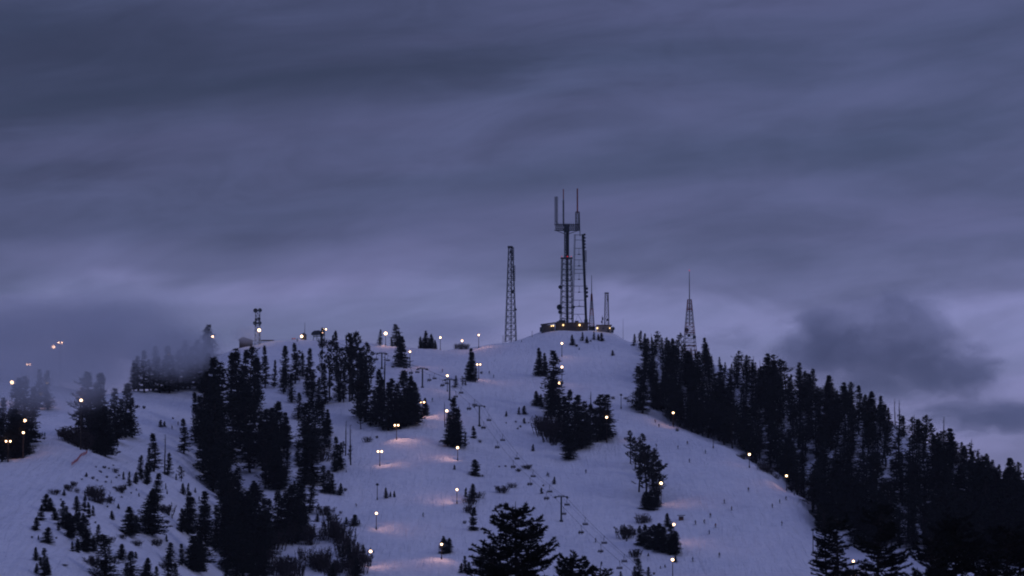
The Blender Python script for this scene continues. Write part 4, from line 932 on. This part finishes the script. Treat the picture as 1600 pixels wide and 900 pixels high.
LP = [
 (878, 536.5, 557, 'upper lit lamp post on the face below the summit', dict(aim=(893, 562), power=350)),
 (878, 573.5, 599, 'lit lamp post just below the upper one under the summit', dict(aim=(893, 606), power=350)),
 (874, 598.5, 644, 'lamp at the right side of the tall slim fir', dict(aim=(890, 615), power=300)),
 (1052, 645, 667, 'lamp post at the upper right run edge against dark wood', dict(aim=(1040, 666), power=700)),
 (1171, 710, 731, 'lamp post halfway down the right run edge', dict(aim=(1152, 722), power=500)),
 (1229, 743.5, 767, 'lamp post lowest on the curved right run edge', dict(aim=(1213, 767), power=1500)),
 (1333.5, 877, 899, 'lamp shining through branches of the right foreground pine', dict(aim=(1320, 899), power=800)),
 (1051, 874.5, 905, 'tall lamp post at the bottom right of the low clump', dict(aim=(1085, 905), power=500)),
 (1053, 819.5, 846, 'lamp at the right top of the low fir clump', dict(aim=(1085, 850), power=900)),
 (1033, 755, 788, 'lamp at the right side of the tall pine clump', dict(aim=(1062, 788), power=1300)),
 (948, 652, 692, 'lamp on the right tree of the middle slope wood', dict(aim=(968, 680), power=1300)),
 (748, 523.5, 544, 'tall skyline lamp post nearest to the lone lattice tower', dict(aim=(752, 545), power=1500)),
 (722, 532.5, 546, 'small skyline lamp above the bare shrubs', dict(aim=(718, 550), power=300, rad=.45)),
 (688, 527.5, 545, 'skyline lamp post right of the fir trio', dict(aim=(694, 551), power=300)),
 (640.5, 549.5, 573, 'lamp post right of the broad fir below skyline', dict(aim=(668, 579), power=1100)),
 (602.5, 521, 540, 'brightest lamp on the skyline between two trees', dict(aim=(607, 542), power=2200, rad=.8)),
 (507, 514.5, 541, 'twin lamp on the ridge beside the lift station', dict(heads=2, aim=(500, 536), power=500)),
 (748, 569.5, 593, 'twin lamp at the right side of tall upper fir', dict(heads=2, aim=(768, 597), power=1100)),
 (699, 587, 612, 'lamp beside the third lift tower', dict(aim=(690, 614), power=300)),
 (698, 642, 676, 'lamp between bare trunks in the clump beneath the lift', dict(aim=(680, 660), power=700)),
 (715, 699.5, 720, 'lamp post at the foot of the clump beneath lift', dict(aim=(700, 717), power=1900)),
 (714, 765, 787, 'lamp post left of the middle fir on lower piste', dict(aim=(698, 782), power=1600)),
 (690, 850.5, 874, 'lamp post before the two small firs low on piste', dict(aim=(683, 877), power=1500)),
 (660, 628.5, 652, 'twin lamp before the bush at the upper piste edge', dict(heads=2, aim=(669, 650), power=2600)),
 (619.5, 664.5, 687, 'twin lamp post at the foot of the dark clump', dict(heads=2, aim=(629, 689), power=2200)),
 (593.5, 705.5, 729, 'twin lamp post on open snow left of the piste', dict(heads=2, aim=(606, 727), power=1500)),
 (588, 802, 828, 'lit lamp post low on the left piste side', dict(aim=(602, 826), power=1100)),
 (579, 861.5, 885, 'lowest lit lamp post beside the young firs', dict(aim=(592, 886), power=1300)),
 (589.5, 757, 782, 'unlit pole between two lit posts left of piste', dict(lit=False)),
 (970.5, 617, 639, 'thin unlit pole on open slope right of middle wood', dict(lit=False)),
 (1114.5, 684, 700, 'short unlit pole at the right run edge', dict(lit=False)),
 (1270.5, 828, 865, 'unlit pole beside the layered pine at run end', dict(lit=False)),
 # in and near the fog
 (18.5, 597.5, 624, 'large glowing lamp in fog left of the left wood', dict(aim=(10, 640), power=2500, rad=.8)),
 (72.5, 598, 622, 'lamp in fog above the left wood, right one of pair', dict(aim=(80, 630), power=600)),
 (63, 614.5, 636, 'foggy lamp post at the head of the left piste', dict(aim=(72, 640), power=900)),
 (126, 625.5, 703, 'lamp at the left side of the clump by piste', dict(aim=(118, 662), power=800)),
 (38, 657, 713, 'lamp at the right side of the left wood, upper', dict(aim=(50, 690), power=500)),
 (36, 676, 717, 'lamp at the right side of the left wood, lower', dict(aim=(50, 700), power=500)),
 (12.5, 689.5, 722, 'twin lamp before the left wood at the picture edge', dict(heads=2, aim=(16, 718), power=1800)),
]
for px, ly, by, lab, kw in LP: lamp_post(px, ly, by, lab, **kw)
for px, ly, by, lab in ((83.5, 542, 566, 'lower left lamp of the three high in the fog'), (94, 535.5, 560, 'upper right lamp of the three high in the fog'), (44.5, 569.5, 590, 'faint leftmost lamp of the three high in the fog'),
                        (262.5, 556, 600, 'faint lamp among the foggy ridge trees'), (332, 526, 560, 'faint lamp on the foggy tree at ridge top')):
    lamp_post(px, ly, by, lab, dim=True, power=0, rad=.5 if px > 90 else .75, group='faint lamps in the fog', heads=2 if px in (94, 44.5) else 1)
# lamp on the dish tower
p = P(405, 516, 1470); root = empty('ridge_lamp_post', (p.x, 1470, Hs(p.x, 1470))); tag(root, 'bright lamp before the dish tower on left ridge', 'lamp post')
h = p.z - root.location.z
mb = MB(); mb.tube([(0, 0, -.5), (0, 0, h)], [.15, .1], 5); mb.build('pole', MT['wood'], root)
lampball(root, 0, -.3, h, .75, 'lamp', 'lamp_head', 500)
# thin snow poles near the summit
for k, (px, t, b) in enumerate(((831.5, 517, 527), (815, 531, 535), (786, 524, 529), (796, 524, 529))):
    g = ground(px, b); o = MB(); o.tube([(0, 0, -.4), (0, 0, P(px, t, g.y).z - g.z)], .12, 5); o = o.build('marker_pole', MT['wood']); o.location = g
    tag(o, f'thin wooden marker pole, {ORD[k if k < 2 else k]} listed near summit' if False else ('tall thin marker pole left of the summit buildings', 'stubby marker pole below the tall summit marker', 'short marker pole left of the lone lattice tower', 'short marker pole at the foot of lattice tower')[k], 'pole', 'marker poles near the summit')
for k, px in enumerate((457, 460.5)):
    g = ground(px, 530.3); root = empty('notice_board', g); tag(root, ('left', 'right')[k] + ' one of two small reddish boards on the left ridge', 'sign', 'boards on the ridge')
    mb = MB(); mb.box((0, 0, 1.0), (.75, .08, .7)); mb.build('board', MT['net'], root); mb = MB(); mb.tube([(0, .06, -.3), (0, .06, .9)], .06, 4); mb.build('post', MT['wood'], root)

# ---------------------------------------------------------------- chairlift
TW = [(596.5, 552, 577), (660, 576, 606), (702.5, 593, 626), (749, 634.5, 666), (877, 776, 815)]
arms = []
W2 = 2.25
def tower_pts():
    out = []
    for px, t, b in TW:
        g = ground(px, b); out.append((g, P(px, t, g.y).z))
    return out
tp = tower_pts()
g6 = P(1046, 930, 950); lo_pt = (Vector((g6.x, 950, Hs(g6.x, 950))), P(1046, 925, 950).z)
tp.append(lo_pt)
g0 = ground(497, 531); hi_pt = (g0, g0.z + 2.5)
allp = [hi_pt] + tp
dirs = []
for k in range(len(allp)):
    a = allp[max(0, k - 1)][0]; b = allp[min(len(allp) - 1, k + 1)][0]; d = Vector((b.x - a.x, b.y - a.y, 0)).normalized(); dirs.append(d)
LBL = ['top lift tower partly hidden behind the dead tree', 'second lift tower from the top above the dark clump', 'third lift tower with a lamp at its crossarm', 'fourth lift tower from the top on open snow', 'nearest lift tower right of the foreground pine']
for k, (g, zt) in enumerate(allp):
    if k == 0 or k == len(allp) - 1: continue
    d = dirs[k]; rz = math.atan2(d.y, d.x) + math.pi / 2      # local x = across the line, local y = along
    root = empty('lift_tower', g, rz); h = zt - g.z
    tag(root, LBL[k - 1], 'lift tower', 'towers of the chairlift')
    mb = MB(); mb.tube([(0, 0, -.8), (0, 0, h + .1)], [.36, .28], 10); mb.box((0, 0, .15), (1.1, 1.1, .9)); mb.build('mast', MT['dsteel'], root)
    mb = MB(); mb.box((0, 0, h), (2 * W2 + .6, .36, .36)); mb.box((0, 0, h + .45), (2.4, .25, .16))
    for x in (-1.1, 1.1): mb.box((x, 0, h + .3), (.12, .2, .5))
    mb.build('crossarm', MT['dsteel'], root)
    for x in (-W2, W2):
        mb = MB(); mb.box((x, 0, h - .25), (.2, 3.2, .24)); mb.box((x + (.45 if x > 0 else -.45), 0, h - .3), (.55, 3.4, .07))
        for j in range(6): mb.tube([(x - .09, -1.35 + j * .54, h - .42), (x + .09, -1.35 + j * .54, h - .42)], .2, 8)
        mb.build('sheave_train', MT['black'], root)
    mb = MB()
    for j in range(int(h / .4)): mb.box((.0, -.42, .6 + j * .4), (.4, .05, .05))
    for x in (-.2, .2): mb.tube([(x, -.42, .4), (x, -.42, h)], .03, 4)
    mb.build('ladder', MT['steel'], root)
def lane(sgn):
    pts = []
    for k in range(len(allp) - 1):
        (a, za), (b, zb) = allp[k], allp[k + 1]
        na = Vector((-dirs[k].y, dirs[k].x, 0)); nb = Vector((-dirs[k + 1].y, dirs[k + 1].x, 0))
        A = Vector((a.x, a.y, za - .6)) + na * W2 * sgn; B = Vector((b.x, b.y, zb - .6)) + nb * W2 * sgn
        n = 24; Lh = (B - A).length; sag = Lh * Lh / 9000
        for i in range(n): t = i / n; pts.append(A.lerp(B, t) - Vector((0, 0, 4 * sag * t * (1 - t))))
    pts.append(B); return pts
LANES = {1: lane(1), -1: lane(-1)}
# lane whose points lie further left in the picture is the uphill lane
def scr(p): 
    k = p.y * CT + p.z * ST; return 800 + F * p.x / k, 450 - F * (-p.y * ST + p.z * CT) / k
m1 = scr(LANES[1][70]); m2 = scr(LANES[-1][70])
left = 1 if m1[0] < m2[0] else -1
mb = MB()
for q in (1, -1): mb.tube(LANES[q], .05, 5)
o = mb.build('haul_rope', MT['rope']); tag(o, 'thin steel haul rope of the chairlift running down the hill', 'cable')
cm = MB(); cm.tube([LANES[1][k] * .5 + LANES[-1][k] * .5 + Vector((0, 0, .9)) for k in range(len(LANES[1]))], .03, 4)
o = cm.build('signal_cable', MT['rope']); tag(o, 'thinner communication cable above the middle of the lift line', 'cable')
def chair_proto():
    root = empty('lift_chair', (0, 0, 0))
    mb = MB(); mb.tube([(0, 0, .1), (0, .05, -.5), (0, -.55, -1.0), (0, -.55, -1.75), (0, -.3, -1.85)], .08, 5); mb.box((0, 0, 0), (.2, .5, .25)); mb.build('hanger', MT['dsteel'], root)
    mb = MB(); mb.box((0, .25, -2.75), (1.9, .52, .10)); mb.build('seat', MT['black'], root)
    mb = MB(); mb.box((0, -.05, -2.35), (1.9, .08, .55)); mb.build('backrest', MT['black'], root)
    mb = MB()
    for x in (-1, 1):
        mb.tube([(x * .98, -.3, -1.85), (x * .98, -.05, -2.3), (x * .98, -.02, -2.8), (x * .98, .5, -2.75), (x * .98, .45, -2.4), (x * .98, 0, -2.35)], .045, 5)
    mb.tube([(-.98, -.3, -1.85), (.98, -.3, -1.85)], .05, 5); mb.build('side_frame', MT['steel'], root)
    return root
chair = chair_proto(); chair_used = False
def person_mesh(kind, seed=0):
    """one skinned body: joints with radii, grown by a Skin modifier; seated on the lift or standing on skis (facing +y)"""
    if kind == 'sit':
        J = {'pel': ((0, 0, .10), .16), 'ch': ((0, -.02, .42), .17), 'sh': ((0, 0, .55), .14), 'nk': ((0, .01, .66), .065), 'hd': ((0, .03, .79), .105), 'ht': ((0, .03, .86), .09),
             'hl': ((-.1, .05, .08), .12), 'kl': ((-.13, .48, .10), .085), 'al': ((-.13, .5, -.34), .06), 'fl': ((-.13, .66, -.40), .055), 'hr': ((.1, .05, .08), .12), 'kr': ((.13, .48, .10), .085), 'ar': ((.13, .5, -.34), .06), 'fr': ((.13, .66, -.40), .055),
             'sl': ((-.2, 0, .53), .09), 'el': ((-.27, .1, .28), .065), 'wl': ((-.15, .36, .22), .045), 'sr': ((.2, 0, .53), .09), 'er': ((.27, .1, .28), .065), 'wr': ((.15, .36, .22), .045)}
    else:
        b = {'ski': (.10, .18), 'tuck': (.22, .34), 'tall': (.03, .06)}[kind]; k1, k2 = b
        J = {'pel': ((0, -k2 * .6, .92 - k2 * .6), .15), 'ch': ((0, k1 * .2, 1.22 - k2 * .7), .165), 'sh': ((0, k1 * .9, 1.40 - k2 * .9), .14), 'nk': ((0, k1 * 1.1, 1.50 - k2), .065), 'hd': ((0, k1 * 1.3, 1.63 - k2), .105), 'ht': ((0, k1 * 1.3, 1.70 - k2), .09),
             'hl': ((-.1, -k2 * .5, .86 - k2 * .5), .115), 'kl': ((-.14, .12 + k2 * .2, .48 - k2 * .2), .085), 'al': ((-.15, 0, .12), .065), 'fl': ((-.15, .17, .06), .055),
             'hr': ((.1, -k2 * .5, .86 - k2 * .5), .115), 'kr': ((.14, .12 + k2 * .2, .48 - k2 * .2), .085), 'ar': ((.15, 0, .12), .065), 'fr': ((.15, .17, .06), .055),
             'sl': ((-.21, k1 * .8, 1.36 - k2 * .9), .09), 'el': ((-.34, k1 + .05, 1.12 - k2 * .8), .065), 'wl': ((-.34, k1 + .3, 1.02 - k2 * .7), .045),
             'sr': ((.21, k1 * .8, 1.36 - k2 * .9), .09), 'er': ((.34, k1 + .05, 1.12 - k2 * .8), .065), 'wr': ((.34, k1 + .3, 1.02 - k2 * .7), .045)}
    names = list(J); E = [('pel', 'ch'), ('ch', 'sh'), ('sh', 'nk'), ('nk', 'hd'), ('hd', 'ht'), ('pel', 'hl'), ('hl', 'kl'), ('kl', 'al'), ('al', 'fl'), ('pel', 'hr'), ('hr', 'kr'), ('kr', 'ar'), ('ar', 'fr'),
                          ('sh', 'sl'), ('sl', 'el'), ('el', 'wl'), ('sh', 'sr'), ('sr', 'er'), ('er', 'wr')]
    me = bpy.data.meshes.new('person'); me.from_pydata([J[n][0] for n in names], [(names.index(a), names.index(b)) for a, b in E], [])
    o = bpy.data.objects.new('tmp', me); COL.objects.link(o)
    o.modifiers.new('s', 'SKIN'); sv = me.skin_vertices[0].data
    for i, n in enumerate(names): sv[i].radius = (J[n][1],) * 2; sv[i].use_root = (n == 'pel')
    md = o.modifiers.new('d', 'SUBSURF'); md.levels = 1; md.render_levels = 1
    dg = bpy.context.evaluated_depsgraph_get(); out = bpy.data.meshes.new_from_object(o.evaluated_get(dg)); bpy.data.objects.remove(o)
    out.name = 'person'
    hip = .12 if kind == 'sit' else J['pel'][0][2] - .02; nk = J['nk'][0][2] + .03
    return out, hip, nk, J
PM = {}
def person_proto(kind, jm, board=False):
    me, hip, nk, J = person_mesh(kind)
    for m in (jm, PANTS, MT['skin']): me.materials.append(m)
    for p in me.polygons:
        z = p.center.z; y = p.center.y
        low = z < hip if kind != 'sit' else (z < .20 and y > .14) or z < .02
        p.material_index = 2 if z > nk else 1 if low else 0
        p.use_smooth = True
    o = bpy.data.objects.new('person', me); COL.objects.link(o)
    hx = J['hd'][0]; mb = MB(); mb.ball((hx[0], hx[1] - .01, hx[2] + .045), .135, (1, 1.08, .95), 10, 6); mb.build('helmet', MT['black'], o)
    if kind == 'sit':
        for x in (-.13, .13):
            mb = MB(); mb.box((x, .70, -.47), (.09, 1.6, .03)); mb.build('ski', MT['black'], o)
    elif board:
        mb = MB(); mb.box((0, .0, .02), (1.5, .28, .03), 0); mb.build('snowboard', MT['black'], o)
    else:
        for x in (-.15, .15):
            mb = MB(); mb.box((x, .12, .02), (.1, 1.65, .03)); mb.box((x, .98, .05), (.08, .16, .03)); mb.build('ski', MT['black'], o)
        for x in (-.36, .36):
            mb = MB(); mb.tube([(x, J['wr'][0][1], J['wr'][0][2] + .1), (x * 1.15, J['wr'][0][1] - .35, .02)], .014, 4); mb.build('ski_pole', MT['black'], o)
    return o
PROTP = {}
def person(kind, jm, loc, rz, label, cat='person', group=None, board=False):
    key = (kind, jm, board)
    if key in PROTP: o = copy_tree(PROTP[key])
    else: o = person_proto(kind, JK[jm], board); PROTP[key] = o
    o.location = loc; o.rotation_euler = (0, 0, rz); o.scale = (1.06, 1.06, 1.06); tag(o, label, cat, group); return o
CH_UP = [588, 642, 671, 691.5, 712, 733, 755.5, 777, 802, 828, 854, 880.5, 908, 938.5, 968]
CH_DN = [606, 633, 652, 679, 698, 720.5, 741.5, 764, 785.4, 808, 833, 859, 886, 914.5, 944, 975.5]
CH_UP = CH_UP + []
def at_px(pts, px):
    for k in range(len(pts) - 1):
        a, b = scr(pts[k])[0], scr(pts[k + 1])[0]
        if (a - px) * (b - px) <= 0 and a != b:
            t = (px - a) / (b - a); p = pts[k].lerp(pts[k + 1], t); d = pts[k + 1] - pts[k]; return p, d
    return None, None
JN = ['black', 'navy', 'red', 'teal', 'brown']
tot = 0
for lane_id, lst, up in ((left, CH_UP, True), (-left, CH_DN, False)):
    nn = len(lst)
    for k, px in enumerate(lst):
        p, d = at_px(LANES[lane_id], px)
        if p is None: continue
        o = chair if not chair_used else copy_tree(chair); chair_used = True
        f = -d if up else d          # direction of travel; local +y faces it
        rz = math.atan2(f.y, f.x) - math.pi / 2
        o.location = p; o.rotation_euler = (0, 0, rz)
        side = 'uphill' if up else 'downhill'
        occ = up and k in (1, 2, 3, 5, 6, 7, 8, 9, 10, 12, 13)
        tag(o, f'{"occupied" if occ else "empty"} lift chair, {ORD[k]} from the top on the {side} rope', 'lift chair', 'chairs of the chairlift')
        if occ:
            R_ = Matrix.Rotation(rz, 3, 'Z')
            two = (k != 13)
            for j, x in enumerate((-.45, .45) if two else (.3,)):
                jm = (k * 3 + j * 2) % 5
                person('sit', jm, p + R_ @ Vector((x, .22, -2.70)), rz, f'person in {JN[jm]} jacket seated ' + (('left' if j == 0 else 'right') if two else 'alone') + f' on {ORD[k]} uphill chair', group='riders on the chairlift')

# ---------------------------------------------------------------- skiers on the snow (px, foot row, heading, pose)
SK = [
 (691.6, 582, 1, 'ski', 'skier standing on snow above the third lift tower'), (764.5, 585, 0, 'ski', 'upper skier of two right of the tall upper fir'), (771, 591, 2, 'ski', 'lower skier of two right of the tall upper fir'),
 (675.5, 628, 0, 'tall', 'person standing alone left of the third lift tower'), (847, 604, 1, 'ski', 'skier just left of the tall slim fir'), (661, 808, 2, 'ski', 'lone skier in the middle of the lower piste'), (557, 793, 1, 'tuck', 'crouched person on snow left of the unlit pole'),
 (857, 745, 2, 'ski', 'skier beside small fir above the nearest lift tower'), (915.5, 740, 0, 'ski', 'lone skier right of centre on the wide open snow'), (931, 849, 1, 'ski', 'skier beside the lift rope low on the hill'), (940, 885, 0, 'ski', 'skier at the bottom beneath the last chairs'),
 (66, 684, 1, 'tall', 'left person of the pair on the left piste'), (70, 684, 0, 'tall', 'right person of the pair on the left piste'), (269, 671, 1, 'ski', 'lower tiny skier on the snow left of dense wood'), (278, 665, 2, 'ski', 'upper tiny skier on the snow left of dense wood'),
 (464.5, 534, 0, 'tall', 'tiny person on the ridge left of the small hut'), (1391, 882, 2, 'ski', 'skier right of the foreground pine on right'),
 (1024, 625 + 36, 1, 'tuck', 'crouched skier highest on the right run'), (1029.6, 668, 0, 'ski', 'skier just below the highest one on right run'), (1058, 674, 1, 'tuck', 'crouched skier at the foot of the upper edge lamp'), (1074, 695, 0, 'ski', 'skier uppermost in the group below the edge lamp'), (1059, 702, 2, 'ski', 'skier left in the group below the edge lamp'),
 (1102.5, 709, 1, 'ski', 'skier left of the short unlit edge pole'), (1077, 723, 2, 'ski', 'skier lowest in the group below the edge lamp'), (1026, 699, 1, 'tuck', 'fallen skier right of the tall pine clump top'), (1169.5, 768, 0, 'ski', 'lone skier in the middle of the right run'),
 (1132, 787, 1, 'ski', 'left skier of two in mid right run'), (1143, 798, 2, 'ski', 'right skier of two in mid right run'), (1110, 809, 0, 'ski', 'upper skier of the five near the piste hut'), (1087, 820, 1, 'ski', 'skier nearest to the right of the piste hut'),
 (1100, 818, 2, 'tuck', 'crouching skier of the five near the piste hut'), (1118, 825, 0, 'ski', 'rightmost skier of the five near the piste hut'), (1108.5, 835, 1, 'ski', 'lowest skier of the five near the piste hut'), (1124, 871, 0, 'tall', 'upright skier low on the right run'),
 (1082, 878, 2, 'ski', 'skier right of the bottom lamp post'), (1207, 794, 1, 'ski', 'lower left skier of three under the last edge lamp'), (1218, 787, 2, 'ski', 'middle skier of three under the last edge lamp'), (1228, 781.5, 0, 'tuck', 'crouched skier nearest the last edge lamp'), (1222, 822, 1, 'ski', 'lone skier far right on the lower run')]
for k, (px, py, hd, pose, lab) in enumerate(SK):
    g = ground(px, py)
    rz = (math.pi, math.pi * .6, -math.pi * .65)[hd] + rnd.uniform(-.3, .3)
    person(pose, rnd.choice((0, 0, 1, 1, 2, 3, 4)), g + Vector((0, 0, .02)), rz, lab, group='skiers on the slopes', board=(k % 7 == 3))

# ---------------------------------------------------------------- air: haze, fog, clouds
def vol_obj(name, loc, rad, label, col, dens, noise=2.2, thr=.5, gain=1.5, detail=5.0, seed=0.0, warp=.5, step=1.0, soft=(.25, 1.0), absorb=(.0, .0, .0, 1), stretch=(1, 1, 1)):
    bm = bmesh.new(); bmesh.ops.create_icosphere(bm, subdivisions=3, radius=1.0); me = bpy.data.meshes.new(name); bm.to_mesh(me); bm.free()
    o = bpy.data.objects.new(name, me); COL.objects.link(o); o.location = loc; o.scale = rad
    m = bpy.data.materials.new(name); m.use_nodes = True; t = m.node_tree; t.nodes.clear()
    tcn = N(t, 'ShaderNodeTexCoord'); ln = N(t, 'ShaderNodeVectorMath', operation='LENGTH'); t.links.new(tcn.outputs['Object'], ln.inputs[0])
    fall = N(t, 'ShaderNodeMapRange', i_1=soft[0], i_2=soft[1], i_3=1.0, i_4=0.0); fall.interpolation_type = 'SMOOTHSTEP'; t.links.new(ln.outputs['Value'], fall.inputs[0])
    mp = N(t, 'ShaderNodeMapping'); mp.inputs['Location'].default_value = (seed, seed * 1.7, 0); mp.inputs['Scale'].default_value = stretch; t.links.new(tcn.outputs['Object'], mp.inputs[0])
    nz = N(t, 'ShaderNodeTexNoise', i_Scale=noise, i_Detail=detail, i_Roughness=.6, i_Distortion=warp); t.links.new(mp.outputs[0], nz.inputs['Vector'])
    a = M_(t, 'MULTIPLY', M_(t, 'SUBTRACT', nz.outputs[0], .5), gain * 2)
    d = M_(t, 'ADD', M_(t, 'SUBTRACT', M_(t, 'MULTIPLY', fall.outputs[0], 1.5), thr), a, clamp=True)
    d = M_(t, 'MULTIPLY', M_(t, 'MULTIPLY', d, fall.outputs[0]), dens)
    pv = N(t, 'ShaderNodeVolumePrincipled'); pv.inputs['Color'].default_value = col; pv.inputs['Anisotropy'].default_value = .2
    pv.inputs['Density'].default_value = 1; t.links.new(d, pv.inputs['Density'])
    pv.inputs['Absorption Color'].default_value = absorb
    ou = N(t, 'ShaderNodeOutputMaterial'); t.links.new(pv.outputs[0], ou.inputs['Volume'])
    try: m.cycles.volume_step_rate = step
    except Exception: pass
    me.materials.append(m); o['kind'] = 'stuff'; o['label'] = label; return o
def vol_px(name, px, py, Y, rpx, ry, rpy, label, col, dens, **kw):
    return vol_obj(name, P(px, py, Y), (rpx * Y / F, ry, rpy * Y / F), label, col, dens, **kw)
FC = (.80, .82, .85, 1)
vol_px('fog_bank', 85, 535, 1340, 390, 170, 150, 'grey fog bank drifting over the left ridge and wood', FC, .026, noise=2.2, thr=.42, gain=1.6, seed=2.0, step=.5, soft=(.1, 1.0))
vol_px('fog_bank', 60, 590, 1000, 230, 75, 95, 'grey fog hanging round the far left wood', FC, .015, noise=1.9, thr=.40, gain=1.3, seed=5.0, step=.6)
vol_px('fog_bank', 275, 550, 1295, 145, 80, 72, 'thin fog veiling the ridge trees', FC, .036, noise=2.2, thr=.30, gain=1.4, seed=9.0, step=.6, soft=(.1, 1.0))
vol_px('fog_bank', 384, 524, 1458, 45, 14, 24, 'fog wisp round the shelter on the left ridge', FC, .05, noise=1.6, thr=.4, gain=1.0, seed=11.0, step=.6)
vol_px('mist', 690, 515, 1640, 190, 60, 42, 'pale mist behind the skyline lamps', (.80, .82, .88, 1), .010, noise=2.2, thr=.5, gain=1.6, seed=4.0)
CC = (.60, .64, .68, 1)
vol_px('cloud', 1390, 545, 3600, 270, 130, 170, 'ragged dark grey cloud beyond the right ridge', CC, .026, noise=3.4, thr=.55, gain=3.4, seed=3.2, detail=10.0, step=.3, warp=.5, soft=(.1, .95))
vol_px('cloud', 1480, 585, 3650, 170, 110, 80, 'lower right lobe of the ragged cloud', CC, .026, noise=2.6, thr=.7, gain=3.0, seed=1.1, detail=10.0, step=.3, warp=.5, soft=(.15, 1.0))
vol_px('cloud', 1280, 545, 3650, 130, 90, 100, 'left lobe of the ragged cloud', CC, .030, noise=2.8, thr=.5, gain=3.0, seed=7.7, detail=10.0, step=.3, warp=.5, soft=(.15, 1.0))
vol_px('cloud', 1560, 652, 3700, 230, 120, 50, 'low dark cloud bank at the right edge', CC, .028, noise=2.6, thr=.55, gain=2.8, seed=6.0, detail=8.0, step=.4, soft=(.1, 1.0), stretch=(1.6, 1, .8))
vol_px('cloud', 1140, 530, 3700, 100, 90, 42, 'small pale grey wisp of cloud right of the summit', CC, .006, noise=2.6, thr=.8, gain=2.6, seed=8.0, step=.5)
# even haze: one closed box round the whole scene, clouds outside
hz = MB(); hz.box((0, 1330, -12), (6200, 3400, 346))
ho = hz.build('haze', None); ho.data.materials.clear()
hm = bpy.data.materials.new('haze'); hm.use_nodes = True; t = hm.node_tree; t.nodes.clear()
pv = N(t, 'ShaderNodeVolumePrincipled'); pv.inputs['Color'].default_value = (.80, .82, .90, 1); pv.inputs['Density'].default_value = .00002; pv.inputs['Anisotropy'].default_value = 0
ou = N(t, 'ShaderNodeOutputMaterial'); t.links.new(pv.outputs[0], ou.inputs['Volume']); ho.data.materials.append(hm); ho['kind'] = 'stuff'
ho.location = (0, 0, 0)
# prototypes nobody used
for lst in PROTO.values():
    for o, used in lst:
        if not used:
            for c in list(o.children): bpy.data.objects.remove(c)
            bpy.data.objects.remove(o)
